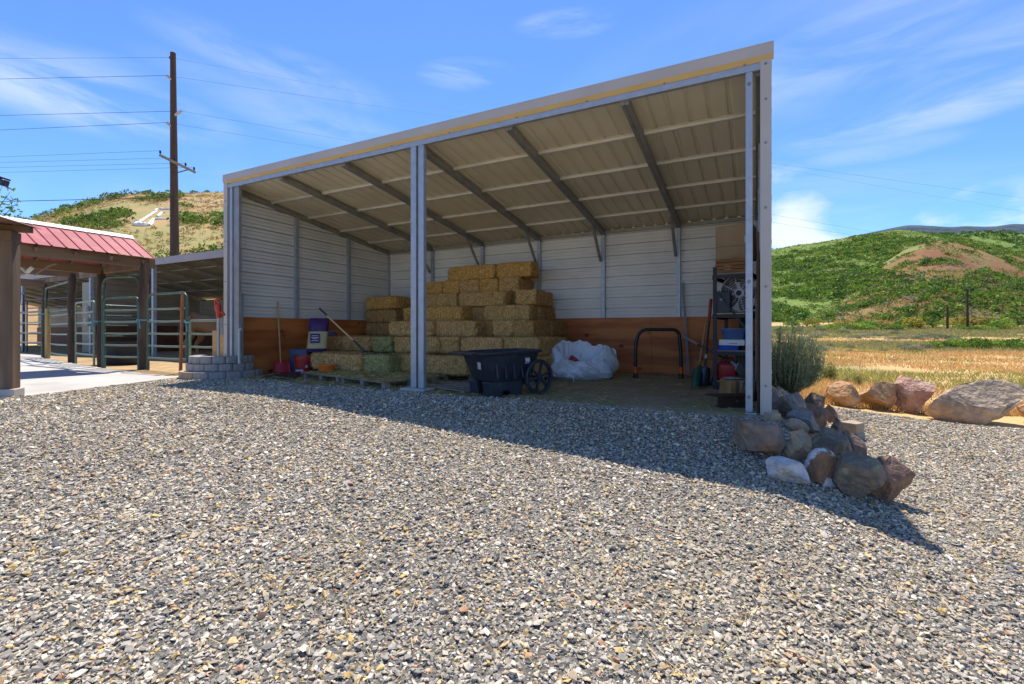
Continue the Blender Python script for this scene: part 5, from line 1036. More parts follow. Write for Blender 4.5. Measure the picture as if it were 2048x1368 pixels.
# local x = nose direction
v = [(-.30, 0, 1.14), (-.62, 0, 1.20), (-.78, 0, 1.12), (.05, 0, 1.08), (.38, 0, 1.10), (.62, 0, 1.12), (.78, 0, 1.32), (.95, 0, 1.55), (1.06, 0, 1.68), (1.22, 0, 1.58), (1.42, 0, 1.36), (1.50, 0, 1.27)]
e = [(2, 1), (1, 0), (0, 3), (3, 4), (4, 5), (5, 6), (6, 7), (7, 8), (8, 9), (9, 10), (10, 11)]
r_ = [(.30, .33), (.29, .32), (.17, .2), (.29, .33), (.29, .33), (.22, .27), (.16, .20), (.12, .15), (.11, .13), (.12, .14), (.075, .09), (.06, .07)]
def leg(pts, rs, root): 
    global v, e, r_
    i0 = len(v); v += pts; r_ += rs; e.append((root, i0)); e += [(i0 + k, i0 + k + 1) for k in range(len(pts) - 1)]
for s in (-1, 1):
    dxx = .10 * s
    leg([(-.60 + dxx * .4, .16 * s, .92), (-.52 + dxx, .17 * s, .74), (-.72 + dxx, .17 * s, .50), (-.68 + dxx, .17 * s, .28), (-.66 + dxx, .17 * s, .12), (-.62 + dxx, .17 * s, .03)], [.16, .12, .065, .045, .05, .06], 1)
    leg([(.46, .16 * s, .86), (.45 - dxx, .17 * s, .66), (.45 - dxx, .17 * s, .48), (.44 - dxx, .17 * s, .28), (.45 - dxx, .17 * s, .12), (.48 - dxx, .17 * s, .03)], [.13, .09, .06, .042, .05, .06], 4)
body = skin_obj('body', v, e, r_, M_horse, horse)
for s in (-1, 1): mb = MB(); mb.prism([(-.03, 0), (.03, 0), (.0, .15)], (1, 0, 0), (0, 0, 1), (0, .02, 0), (1.06, .06 * s - .01, 1.76)); mk('ear', mb, M_horse, horse, world=False)
for s in (-1, 1): mb = MB(); mb.lathe([(0, -.02), (.02, 0), (0, .02)], (1.22, .105 * s, 1.60), 10); mk('eye', mb, M_black, horse, world=False)
skin_obj('tail', [(-.86, 0, 1.24), (-.98, 0, 1.12), (-1.02, 0, .85), (-.98, 0, .55), (-.96, 0, .38)], [(0, 1), (1, 2), (2, 3), (3, 4)], [.05, .07, .085, .07, .03], M_mane, horse)
skin_obj('mane', [(.62, 0, 1.42), (.75, 0, 1.56), (.90, 0, 1.72), (1.04, 0, 1.82), (1.12, 0, 1.80)], [(0, 1), (1, 2), (2, 3), (3, 4)], [(.03, .06), (.035, .07), (.035, .07), (.03, .05), (.03, .04)], M_mane, horse)

# ------------------------------------------------------------------ rocks
def on_ground(px, py, zf=G):
    d = 1.2; prev = None
    while d < 60:
        a_, b_ = ray(px); z = zat(py, d); g = float(zf(a_ * d, b_ * d))
        if z <= g: return Vector((a_ * d, b_ * d, g)), d
        d += .02
    return at_d(px, d), d
def rock_mat(nm, c1, c2, c3, s=4.0, lo3=.58, hi3=.68, s3=2.2):
    wq = lambda c: (c[0] * 1.18, c[1] * 1.0, c[2] * .84); c1, c2, c3 = wq(c1), wq(c2), (c3 if nm.startswith('white') else wq(c3))
    return mat(nm, c1, c2, s * 2.5, .88, bump=1.0, bscale=13, detail=10, c3=c3, s3=s3 * 1.6, lo3=lo3 - .06, hi3=hi3 - .04, bdist=.06, lo=.42, hi=.58)
RM = {'greybrown': rock_mat('grey_brown_rock', (.235, .20, .165), (.17, .15, .13), (.26, .15, .09)),
 'tan': rock_mat('tan_grey_rock', (.33, .28, .21), (.24, .21, .165), (.38, .21, .09), s3=1.6),
 'patch': rock_mat('white_patched_rock', (.27, .175, .105), (.20, .135, .085), (.62, .60, .57), s3=5.0, lo3=.60, hi3=.63),
 'white': rock_mat('white_quartz', (.60, .61, .62), (.48, .49, .51), (.38, .38, .39)),
 'lichen': rock_mat('green_lichen_rock', (.21, .185, .15), (.15, .135, .11), (.29, .29, .19), s3=5.0, lo3=.60, hi3=.70),
 'red': rock_mat('red_brown_rock', (.225, .16, .125), (.165, .12, .095), (.29, .19, .135)),
 'blue': rock_mat('blue_grey_rock', (.20, .205, .215), (.15, .155, .165), (.26, .25, .22)),
 'dark': rock_mat('dark_brown_rock', (.14, .115, .10), (.10, .085, .075), (.19, .15, .12)),
 'sand': rock_mat('sandstone', (.42, .285, .17), (.33, .22, .13), (.50, .37, .25), s3=1.4),
 'pink': rock_mat('pink_granite', (.40, .26, .215), (.31, .20, .165), (.52, .41, .36), s3=3),
 'grey': rock_mat('pale_grey_rock', (.40, .345, .285), (.31, .265, .215), (.50, .41, .30), s3=1.1)}
def rock_mesh(seed, sub=5, cuts=9, rough=.16):
    r = np.random.default_rng(seed); bm = bmesh.new(); bmesh.ops.create_icosphere(bm, subdivisions=sub, radius=1.0); V = np.array([q.co[:] for q in bm.verts]); F = np.array([[q.index for q in f.verts] for f in bm.faces]); bm.free()
    P = V.copy()
    for k in range(cuts):                                   # broken flat faces
        nn = r.normal(size=3); nn /= np.linalg.norm(nn); h = r.uniform(.42, .78); dd_ = P @ nn - h; P -= np.clip(dd_, 0, None)[:, None] * nn * .97
    o = r.uniform(0, 99); n1_ = fbm(V[:, 0] * 1.6 + V[:, 2] * 1.1 + o, V[:, 1] * 1.6 - V[:, 2] * .9 + o, 1.0, 4, seed) - .5; n2_ = fbm(V[:, 0] * 6 + V[:, 2] * 5 + o, V[:, 1] * 6 - V[:, 2] * 4, 1.0, 3, seed + 3) - .5
    P *= (1 + rough * 1.3 * n1_ + rough * .30 * n2_)[:, None]; P *= (1 + .035 * (fbm(V[:, 0] * 14 + V[:, 2] * 9, V[:, 1] * 14 - V[:, 2] * 11 + o, 1.0, 3, seed + 8) - .5))[:, None]
    P = (P - P.min(0)) / (P.max(0) - P.min(0)) - .5; return P, F
def rock(l, r, top, bot, m, label, seed, group, depth=.85, yaw=0.0, sink=.12, d=None, tilt=0, rough=.26, cuts=13):
    pxc = (l + r) / 2
    if d is None: p, d = on_ground(pxc, bot - 2)
    else: p = at_d(pxc, d, zat(bot, d))
    th = math.atan((pxc - 1024) / FPX); w_ = (r - l) / FPX * d * math.cos(th) ** .7; h_ = (bot - top) / FPX * d * 1.02; dp = w_ * depth
    rdir = Vector((*ray(pxc), 0)).normalized(); p = p + rdir * dp * .36; yaw -= th
    P, F = rock_mesh(seed, cuts=cuts, rough=rough); P = P * np.array([w_, dp, h_ * (1 + sink)]); P[:, 2] += h_ * (1 - sink) / 2 + 0
    c, s = math.cos(YAW + yaw), math.sin(YAW + yaw); a_ = P.copy()
    if tilt: ct, st = math.cos(tilt), math.sin(tilt); zc = P[:, 2] - h_ / 2; P[:, 0], P[:, 2] = a_[:, 0] * ct - zc * st, a_[:, 0] * st + zc * ct + h_ / 2; a_ = P.copy()
    P[:, 0] = a_[:, 0] * c - a_[:, 1] * s; P[:, 1] = a_[:, 0] * s + a_[:, 1] * c
    o = np_mesh('rock' if group == RP else 'boulder', P, F, RM[m], smooth=True); o.location = p; md = o.modifiers.new('edges', 'EDGE_SPLIT'); md.split_angle = R(17)
    return tag(o, label, 'rock' if group == RP else 'boulder', group)
RP = 'rocks piled at the corner of the hay shed'
rock(1462, 1568, 849, 921, 'greybrown', 'largest grey brown rock at the foot of the white corner post, shaped like a mound', 1, RP, .8)
rock(1566, 1623, 866, 932, 'tan', 'upright tan grey rock with an orange stain between two big rocks', 2, RP, .8, .3)
rock(1607, 1681, 904, 977, 'patch', 'round brown rock with a chalky white patch at the front of the pile', 3, RP, .9, 0, .1, cuts=3, rough=.08)
rock(1526, 1621, 927, 973, 'white', 'flat white rock lying at the front left of the pile', 4, RP, .6, -.4, tilt=-.18)
rock(1668, 1762, 917, 1010, 'lichen', 'grey rock streaked with green lichen near the tip of the pile', 5, RP, .8, .2, tilt=-.25)
rock(1704, 1824, 918, 1012, 'red', 'red brown slab rock at the very tip of the pile', 6, RP, .7, .1, tilt=-.3)
rock(1614, 1703, 865, 928, 'lichen', 'mossy dark rock above the round white patched rock', 7, RP, .8, .3)
rock(1566, 1617, 842, 872, 'tan', 'small smooth tan rock behind the upright tan grey rock', 8, RP, .9, 0, cuts=3)
rock(1577, 1646, 826, 872, 'blue', 'blue grey slab rock in the middle of the pile', 9, RP, .8, .5)
rock(1553, 1612, 789, 845, 'blue', 'big blue grey rock right beside the white corner trim', 10, RP, .9, .2, cuts=4)
rock(1600, 1650, 789, 832, 'dark', 'dark brown rock at the back of the pile beside the bush', 11, RP, .9)
rock(1590, 1660, 812, 870, 'red', 'arched reddish brown rock in the middle of the pile', 12, RP, .7, -.3)
rock(1658, 1700, 838, 905, 'greybrown', 'grey brown rock on the right flank of the pile beside the buff block', 13, RP, .8)
rock(1680, 1732, 868, 928, 'dark', 'low dark rock on the right flank above the red slab', 14, RP, .8, .2)
rock(1646, 1676, 813, 850, 'red', 'small red rock on the right edge behind the arched rock', 15, RP, .9)
rock(1638, 1668, 866, 892, 'greybrown', 'small brown rock wedged behind the mossy dark rock', 16, RP, .9)
rock(1616, 1640, 857, 874, 'white', 'small white rock wedged in the middle of the pile', 17, RP, .9)
rock(1700, 1722, 912, 926, 'white', 'thin white stone showing above the red slab', 18, RP, .7)
rock(1538, 1560, 780, 846, 'blue', 'grey rock just showing beside the lower end of the corner trim', 19, RP, .9, d=5.75)
rock(1470, 1530, 890, 925, 'greybrown', 'grey rock half buried in gravel left of the largest rock', 30, RP, .7) if False else None
BR = 'boulders edging the gravel in front of the dry field'
rock(1646, 1664, 775, 807, 'sand', 'small orange sandstone boulder at the left end of the row', 21, BR, .9)
rock(1655, 1722, 767, 816, 'sand', 'orange brown cracked sandstone boulder, second in the row', 22, BR, .8)
rock(1719, 1791, 767, 823, 'sand', 'wedge shaped tan sandstone boulder in the middle of the row', 23, BR, .8, .2)
rock(1777, 1868, 757, 829, 'pink', 'rough pink granite boulder left of the biggest boulder', 24, BR, .8, -.2)
rock(1850, 2052, 762, 849, 'grey', 'huge pale grey boulder at the right end of the row', 33, BR, .5, .05, cuts=14, rough=.24, tilt=.04)
rock(2036, 2110, 805, 850, 'sand', 'tan boulder cut by the right edge of the view', 26, BR, .8)
# landscaping blocks
for (l, r_, top, bot, lb, d_, two) in ((1530, 1562, 823, 852, 'buff concrete block balanced on the largest rock by the corner post', None, False), (1684, 1727, 841, 878, 'two tone buff block standing alone on the gravel right of the rocks', None, True)):
    p, d = on_ground((l + r_) / 2, bot + (0 if two else 18)); 
    if not two: d = 4.9; p = at_d((l + r_) / 2, d, zat(bot, d))
    s = (r_ - l) / FPX * d * .80; t = thing('landscape_block', lb, 'block', tuple(p), YAW + R(28 if two else 12), 'loose buff landscaping blocks')
    hh = (bot - top) / FPX * d; mb = MB(); mb.prism([(-s / 2, -s * .45), (s * .35, -s * .45), (s / 2, -s * .1), (s / 2, s * .45), (-s / 2, s * .45)], (1, 0, 0), (0, 1, 0), (0, 0, hh * (.52 if two else .9)), (0, 0, hh * .40 if two else 0)); mk('top_block', mb, M_blk2, t, world=False, bevel=.008)
    if two: mb = MB(); mb.box((0, 0, hh * .19), (s * .97, s * .86, hh * .40)); mk('base_block', mb, M_blk, t, world=False, bevel=.008)
    else:
        mb = MB(); mb.box((.02, .01, -.025), (s * 1.0, s * .8, .05)); mk('dark_underside', mb, M_blackm, t, world=False)

# ------------------------------------------------------------------ foliage helpers
def leaf_cloud(C, rad, nl, size, pal, r, flat=.75, up=.35, shell=.55):
    """C (n,3) clump centres (base), rad (n,), nl leaves each -> verts, faces, colours"""
    n = len(C); tot = n * nl; idx = np.repeat(np.arange(n), nl)
    dr = r.normal(size=(tot, 3)); dr /= np.linalg.norm(dr, axis=1)[:, None]; dr[:, 2] = np.abs(dr[:, 2]) - .12
    rr = (shell + (1 - shell) * r.random(tot)) ** .7
    lump = .75 + .5 * fbm(dr[:, 0] * 2.2 + idx * 3.1, dr[:, 1] * 2.2 + dr[:, 2] * 2, 1.0, 3, 7)
    rv = rad[idx]; P = C[idx] + dr * (rr * rv * lump)[:, None] * np.array([1, 1, flat]); P[:, 2] += rv * up
    a_ = r.normal(size=(tot, 3)); a_ /= np.linalg.norm(a_, axis=1)[:, None]; b_ = np.cross(a_, r.normal(size=(tot, 3))); b_ /= np.linalg.norm(b_, axis=1)[:, None] + 1e-9
    s = (np.broadcast_to(size, (n,))[idx] * r.uniform(.6, 1.4, tot))[:, None]
    V = np.stack([P - a_ * s, P + b_ * s * .55, P + a_ * s, P - b_ * s * .55], 1).reshape(-1, 3)
    cl = pal[r.integers(0, len(pal), n)][idx] * r.uniform(.65, 1.35, (tot, 1)) * (np.where(r.random(n) < .25, .8, 1.05)[idx])[:, None]
    return V, np.arange(tot * 4).reshape(-1, 4), np.repeat(cl, 4, 0)
M_leaf = mat('foliage', (1, 1, 1), None, rough=.65, attr='col', spec=.2, transl=.3)
def merge(parts):
    V = []; F = []; C = []; o = 0
    for v_, f_, c_ in parts: V.append(v_); F.append(f_ + o); C.append(c_); o += len(v_)
    return np.concatenate(V), np.concatenate(F), np.concatenate(C)
GP = np.array([[.14, .245, .03], [.10, .19, .027], [.18, .28, .035], [.085, .145, .03], [.22, .29, .04]])
SG = np.array([[.27, .28, .17], [.23, .24, .15], [.32, .31, .19], [.20, .22, .12]])
YG = np.array([[.42, .34, .05], [.36, .32, .055], [.28, .30, .05], [.46, .33, .09]])
def on_hill(fn, px, d): t = (px - 1024) / FPX; return np.stack([(-SY + CY * t) * d, (CY + SY * t) * d, fn(px, d)], -1)
r9 = np.random.default_rng(99)
def hill_d(px, py, fn):
    d = 45.0
    while d < 190 and fn(np.array(float(px)), np.array(d)) < zat(py, d): d += .25
    return d
LD0, LD1 = hill_d(300, 458, f_left), hill_d(300, 412, f_left)
# oak brush on the right hills: clumpy
def brush(fn, n, px0, px1, d0, d1, thr, rad, nl, size, pal, seed, msk=None, fs=.03, dpow=1.0):
    r = np.random.default_rng(seed); px = r.uniform(px0, px1, n); d = d0 + (d1 - d0) * r.random(n) ** dpow
    x = (px - 1024) / FPX * d; k = fbm(x, d * 1.0, fs, 4, seed) > thr(px, d) if callable(thr) else fbm(x, d, fs, 4, seed) > thr
    if msk is not None: k &= msk(px, d)
    px, d = px[k], d[k]; C = on_hill(fn, px, d); rd = r.uniform(rad[0], rad[1], len(C)) * r.choice([.6, 1, 1.3], len(C))
    return leaf_cloud(C, rd, nl, rd * size, pal, r)
red_patch = lambda px, d: ~((px > 1740) & (px < 1985) & (d > 195) & (d < 268) & (fbm((px - 1024) / FPX * d, d, .03, 3, 5) < .60))
hy = lambda fn, px, d: HZ - FPX * (fn(px, d) - EYE) / d
TG = np.array([[.20, .27, .045], [.26, .30, .06], [.15, .22, .04], [.32, .28, .08]])
parts = [brush(f_green, 34000, 1200, 2450, 152, 396, .30, (.35, .9), 9, .40, TG, 211, None, .05), brush(f_red, 11000, 1560, 2400, 121, 266, lambda px, d: np.where(hy(f_red, px, d) < 540, .56, .30), (.3, .8), 9, .40, TG, 213, None, .05), brush(f_green, 21000, 1200, 2450, 152, 392, lambda px, d: .42 + .10 * (d > 330) + .05 * (fbm((px - 1024) / FPX * d, d, .012, 2, 6) - .5), (.8, 2.1), 30, .24, GP * 1.05, 201, None, .05),
         brush(f_red, 6500, 1560, 2400, 121, 268, lambda px, d: np.where(hy(f_red, px, d) < 546 + 14 * np.sin(px * .021), np.where((px > 1885) & (hy(f_red, px, d) < 530), .52, .63), .37), (.7, 1.7), 30, .25, GP, 203, None, .06), brush(f_red, 700, 1640, 2200, 121, 205, .40, (.5, 1.2), 24, .26, SG, 207, None, .06),
         brush(f_back, 2500, 1700, 2250, 500, 700, .44, (2.0, 4.0), 20, .30, GP * np.array([.8, .85, 1.1]), 205, None, .02)]
V, F, C = merge(parts); o = np_mesh('hillside_scrub', V, F, M_leaf, C); tag(o, 'green oak brush covering the hills on the right', 'scrub', kind='stuff')
no_letter = lambda px, d: ~((px > 258) & (px < 352) & (d > LD0) & (d < LD1))
# left hill: bunches of green brush on dry slope + small dry tufts
parts = [brush(f_left, 4200, -300, 700, 55, 186, .56, (.8, 2.0), 60, .15, GP * np.array([.95, .90, .9]), 301, no_letter, .055, .8),
         brush(f_left, 12000, -300, 700, 48, 190, .35, (.18, .45), 12, .36, np.array([[.50, .34, .13], [.42, .30, .11], [.42, .34, .14], [.30, .26, .10]]), 302, no_letter, .3, .8),
         brush(f_left, 260, -100, 700, 176, 192, .52, (.5, 1.1), 34, .25, GP * .7, 303, None, .2)]
V, F, C = merge(parts); o = np_mesh('hillside_scrub', V, F, M_leaf, C); tag(o, 'patchy green brush and dry tufts on the left hill', 'scrub', kind='stuff')

# hillside letter: whitewashed rock bands
def hill_pt(px, py, fn=f_left):
    d = 45.0
    while d < 190:
        if fn(np.array(float(px)), np.array(d)) >= zat(py, d): break
        d += .25
    p = on_hill(fn, np.array([float(px)]), np.array([d]))[0]; return Vector(p) + Vector((0, 0, .15))
M_wrock = mat('whitewashed_rock', (.80, .79, .76), (.66, .65, .60), .8, .9)
lt_ = [((268, 450), (276, 451.5), (287, 452), (298, 452), (303, 446), (304, 444)), ((268, 450), (275, 446), (284, 442), (293, 436), (301, 431), (308, 426), (313, 424)), ((310, 422.5), (314, 419.5)), ((321, 419), (328, 419.5), (335, 419), (343, 419.4)), ((315, 434.5), (319, 430.5), (323, 427), (330, 426)), ((304, 441), (308, 439.3), (320, 439.2), (332, 439.4), (339, 439.5), (344, 436))]
let = thing('hillside_letter', 'big white block letter outline laid in painted rock on the left hill', 'hillside letter', tuple(hill_pt(300, 440)))
for k, ln_ in enumerate(lt_):
    pts = [hill_pt(*q) for q in ln_]; fine = []
    for a_, b_ in zip(pts[:-1], pts[1:]):
        for s in np.linspace(0, 1, 5)[:-1]: fine.append(a_.lerp(b_, s))
    fine.append(pts[-1]); mb = MB(); wd_ = (.44, .26, .26, .36, .30, .25)[k]
    mb.tube(fine, [wd_ * random.uniform(.7, 1.25) for _ in fine], 7); mk('rock_band', mb, M_wrock, let)

# ------------------------------------------------------------------ dry field to the right
r = np.random.default_rng(12)
n = 260000; d = 8.6 + 100 * r.random(n) ** 1.9; t = r.uniform(.42, 1.45, n); x = (-SY + CY * t) * d; y = (CY + SY * t) * d
k = (~is_gravel(x, y)) & (y > 11.15) & (x > .25) & (fbm(x, y, .30, 4, 31) + r.uniform(-.22, .22, n) > .44); x, y, d = x[k], y[k], d[k]; n = len(x)
hgt = r.uniform(.05, .20, n) * (.6 + .9 * fbm(x, y, .22, 3, 8)); wd = (.0035 + .00055 * d) * r.uniform(.7, 1.4, n); ya = r.uniform(0, 6.28, n); lean_ = r.normal(0, .45, (n, 2)) * hgt[:, None]; z = G(x, y) - .01
sx = np.stack([np.cos(ya), np.sin(ya), 0 * ya], -1) * wd[:, None]; B = np.stack([x, y, z], -1); T = B + np.stack([lean_[:, 0], lean_[:, 1], hgt], -1)
V = np.stack([B - sx, B + sx, T], 1).reshape(-1, 3); GR = np.array([[.66, .40, .14], [.72, .48, .19], [.60, .36, .12], [.74, .55, .26], [.52, .36, .12], [.62, .32, .10]])
c = GR[r.integers(0, 6, n)] * r.uniform(.75, 1.2, (n, 1)); gm = fbm(x, y, .11, 3, 19) + .0050 * (d - 26); c = np.where((gm > .66)[:, None] & (r.random((n, 1)) < .75), np.array([.30, .34, .08]) * r.uniform(.7, 1.3, (n, 1)), c)
o = np_mesh('dry_grass', V, np.arange(n * 3).reshape(-1, 3), M_leaf, np.repeat(c, 3, 0)); tag(o, 'dry orange grass covering the field beyond the boulders', 'grass', kind='stuff')
n = 90000; d = 34 + 78 * r.random(n); t = r.uniform(.42, 1.45, n); x = (-SY + CY * t) * d; y = (CY + SY * t) * d; q = fbm(x, y, .09, 4, 57) + .003 * (d - 60)
k = q + r.uniform(-.08, .08, n) > .46; x, y, d = x[k], y[k], d[k]; n = len(x); z = G(x, y) - .02; hgt = r.uniform(.12, .45, n); wd = .0011 * d * r.uniform(.7, 1.4, n); ya = r.uniform(0, 6.28, n)
sx = np.stack([np.cos(ya), np.sin(ya), 0 * ya], -1) * wd[:, None]; B = np.stack([x, y, z], -1); T = B + np.stack([r.normal(0, .4, n) * hgt, r.normal(0, .4, n) * hgt, hgt], -1); V = np.stack([B - sx, B + sx, T], 1).reshape(-1, 3)
MG = np.array([[.30, .31, .13], [.34, .33, .17], [.26, .29, .09], [.36, .32, .12], [.22, .27, .07], [.42, .34, .14]]); c = MG[r.integers(0, 6, n)] * r.uniform(.75, 1.25, (n, 1))
o = np_mesh('meadow_grass', V, np.arange(n * 3).reshape(-1, 3), M_leaf, np.repeat(c, 3, 0)); tag(o, 'olive green rough grass at the far side of the field', 'grass', kind='stuff')
# sagebrush clumps in the field
def bush_mesh(nm, seed, pal, nl, size, lobes, flat=.75, stems=True):
    r = np.random.default_rng(seed); k = lobes; C = np.stack([r.normal(0, .42, k), r.normal(0, .42, k), r.uniform(0, .25, k)], -1) if k > 1 else np.zeros((1, 3)); rd = r.uniform(.45, .8, k)
    V, F, Cc = leaf_cloud(C, rd, nl // k, rd * size, pal, r, flat); V[:, 2] = np.maximum(V[:, 2], .0); o = np_mesh(nm, V, F, M_leaf, Cc); me = o.data; bpy.data.objects.remove(o); return me
SM = [bush_mesh('foliage', 500 + k, SG, 1300, .085, 5) for k in range(4)]
BMs = [bush_mesh('foliage', 520 + k, GP * 1.15, 1500, .095, 6, .8) for k in range(3)]
YM = [bush_mesh('crown', 540 + k, YG, 1100, .10, 6, .95) for k in range(3)]
def place(me, name, px, py, wpx, hs, label, cat, grp, d=None):
    if d is None: p, d = on_ground(px, py)
    else: p = at_d(px, d); p.z = float(G(p.x, p.y))
    s = wpx / FPX * d / 2.0; o = bpy.data.objects.new(name, me); COL.objects.link(o); o.location = p - Vector((0, 0, .04 * s)); o.scale = (s, s, s * hs); o.rotation_euler = (0, 0, random.uniform(0, 6.28)); return tag(o, label, cat, grp)
sg_l = 'grey green sagebrush clump growing in the dry field'
sage = [(1655, 690, 34), (1662, 672, 24), (1605, 668, 40), (1632, 655, 36), (1572, 662, 30), (1560, 648, 26), (1705, 678, 22), (1722, 660, 40), (1748, 655, 34), (1768, 690, 16), (1762, 668, 20), (1742, 672, 22), (1828, 690, 44), (1812, 680, 34), (1846, 682, 34), (1800, 662, 36), (1822, 662, 40), (1855, 660, 44), (1880, 662, 42), (1908, 668, 36), (1946, 672, 34), (1990, 680, 30), (2020, 684, 34), (1590, 690, 20), (1690, 645, 30), (1640, 640, 28), (1600, 640, 26), (1576, 676, 20), (1780, 648, 30), (1700, 690, 14), (1894, 684, 22), (2044, 676, 30)]
for i, (px, py, w_) in enumerate(sage):
    if py <= 668: d_ = 95 - (py - 638) * 1.35; place(SM[i % 4], 'sagebrush', px, py, w_, .75, sg_l, 'sagebrush', 'sagebrush clumps in the dry field', d_)
    else: d_ = 46 - (py - 670) * .55; place(SM[i % 4], 'sagebrush', px, py, w_, .8, sg_l, 'sagebrush', 'sagebrush clumps in the dry field', d_)
gb_l = 'bright green bush in the long leafy thicket at the far edge of the dry grass'
for i, (px, w_) in enumerate(((1872, 46), (1898, 50), (1925, 56), (1950, 60), (1974, 56), (2000, 50), (2022, 56), (2050, 60), (2085, 60))): place(BMs[i % 3], 'green_bush', px, 700, w_, .95, gb_l, 'bush', 'leafy bushes of the bright green thicket', 40 - i * .3)
for i, (px, py, w_, d_) in enumerate(((1560, 640, 34, 92), (1585, 642, 40, 95), (1700, 640, 60, 98), (1740, 640, 70, 100), (1780, 645, 66, 96), (1660, 632, 40, 104), (1930, 650, 50, 100), (1960, 655, 44, 96))): place(BMs[i % 3], 'green_bush', px, py, w_, .55, 'low green bush along the foot of the right hill', 'bush', 'low green bushes at the foot of the hill', d_)
# small yellow green trees at the foot of the hill: trunk + crown
M_trunk = mat('grey_bark', (.10, .08, .06), (.07, .055, .04), 8, .9, bump=.5)
for i, (px, w_, d_, k) in enumerate(((1812, 46, 104, 0), (1838, 50, 102, 1), (1766, 34, 108, 2), (1722, 40, 110, 0), (1866, 40, 106, 1), (1916, 50, 108, 2), (1948, 54, 106, 0), (1975, 44, 109, 1), (2004, 52, 102, 2), (1995, 40, 98, 0), (2034, 46, 106, 1), (1690, 36, 110, 2), (1584, 34, 112, 0), (1615, 36, 112, 1))):
    p = at_d(px, d_); p.z = float(G(p.x, p.y)); s = w_ / FPX * d_ / 2.0
    t = thing('small_tree', 'small yellow green tree at the foot of the right hill', 'tree', tuple(p), random.uniform(0, 6), 'small trees at the foot of the right hill')
    o = bpy.data.objects.new('crown', (YM + BMs)[k if px % 3 else k + 3]); COL.objects.link(o); o.parent = t; o.scale = (s, s, s * 1.0); o.location = (0, 0, -.05 * s)
    mb = MB(); mb.tube([(0, 0, -.2), (.05 * s, 0, .4 * s), (.0, .05 * s, .9 * s)], [.09 * s, .07 * s, .03 * s], 7); mb.tube([(.05 * s, 0, .4 * s), (.3 * s, .1 * s, .8 * s)], [.05 * s, .02 * s], 6); mk('trunk', mb, M_trunk, t, world=False)
# far utility poles
for px, top, d_, lb in ((1935, 578, 98, 'taller dark utility pole standing among the trees on the right'), (1895, 615, 100, 'shorter dark utility pole standing among the trees on the right')):
    p = at_d(px, d_); p.z = float(G(p.x, p.y)) - .3; zt = zat(top, d_); t = thing('utility_pole', lb, 'utility pole', tuple(p), group='distant poles on the right'); mb = MB(); mb.tube([p, (p.x, p.y, zt)], [.24, .17], 10); mk('pole', mb, M_post, t, smooth='auto'); mb = MB(); mb.beam((p.x - .5, p.y, zt - .5), (p.x + .5, p.y + .1, zt - .5), .1, .12) if top > 600 else mb.beam((p.x - 1.0, p.y - .4, zt - .4), (p.x + 1.0, p.y + .4, zt - .4), .12, .12); mk('crossarm', mb, M_post, t)
# weeds
def weed(px, py, w_, h_, label, pal, d=None, nl=160):
    p, dd_ = on_ground(px, py); s = w_ / FPX * dd_ / 2; hh = h_ / FPX * dd_; r = np.random.default_rng(int(px)); n = nl
    a_ = r.uniform(0, 6.28, n); rr = r.random(n) ** .6; B = np.stack([np.cos(a_) * rr * s * .4, np.sin(a_) * rr * s * .4, 0 * a_], -1); T = np.stack([np.cos(a_) * rr * s, np.sin(a_) * rr * s, hh * r.uniform(.45, 1, n) * (1.1 - .5 * rr)], -1)
    parts = []; sd = np.stack([-np.sin(a_), np.cos(a_), 0 * a_], -1) * .004
    V = np.stack([B - sd, B + sd, T + sd * .3, T - sd * .3], 1).reshape(-1, 3); Cc = np.repeat(pal[r.integers(0, len(pal), n)] * .8, 4, 0); parts.append((V, np.arange(n * 4).reshape(-1, 4), Cc))
    q = r.uniform(.3, 1, (n * 4, 1)); ii = np.repeat(np.arange(n), 4); L_ = B[ii] * (1 - q) + T[ii] * q; u_ = r.normal(size=(n * 4, 3)); u_ /= np.linalg.norm(u_, axis=1)[:, None]; w2 = np.cross(u_, r.normal(size=(n * 4, 3))); w2 /= np.linalg.norm(w2, axis=1)[:, None]; sz = hh * .07
    V = np.stack([L_ - w2 * sz * .3, L_ + u_ * sz, L_ + w2 * sz * .3, L_ - u_ * sz * .3], 1).reshape(-1, 3); parts.append((V, np.arange(n * 16).reshape(-1, 4), np.repeat(pal[r.integers(0, len(pal), n * 4)] * r.uniform(.7, 1.3, (n * 4, 1)), 4, 0)))
    V, F, Cc = merge(parts); o = np_mesh('weed', V, F, M_leaf, Cc); o.location = p; return tag(o, label, 'weed')
WP = np.array([[.26, .27, .06], [.20, .24, .05], [.30, .26, .09], [.16, .20, .05]])
weed(1658, 762, 34, 44, 'yellow green weed tuft in the dry grass behind the left boulders', WP)
weed(1716, 770, 26, 24, 'small green weed tuft behind the middle boulders', WP)
weed(1694, 768, 16, 18, 'tiny green weed between the two weed tufts behind the boulders', WP, nl=60)
weed(1884, 828, 40, 12, 'low green grass tuft between the pink boulder and the biggest boulder', WP)
weed(1944, 873, 12, 8, 'small green weed growing in the gravel right of the rocks', GP, nl=40)
weed(1790, 722, 40, 10, 'low green weed patch in the middle of the dry field', SG, nl=80)
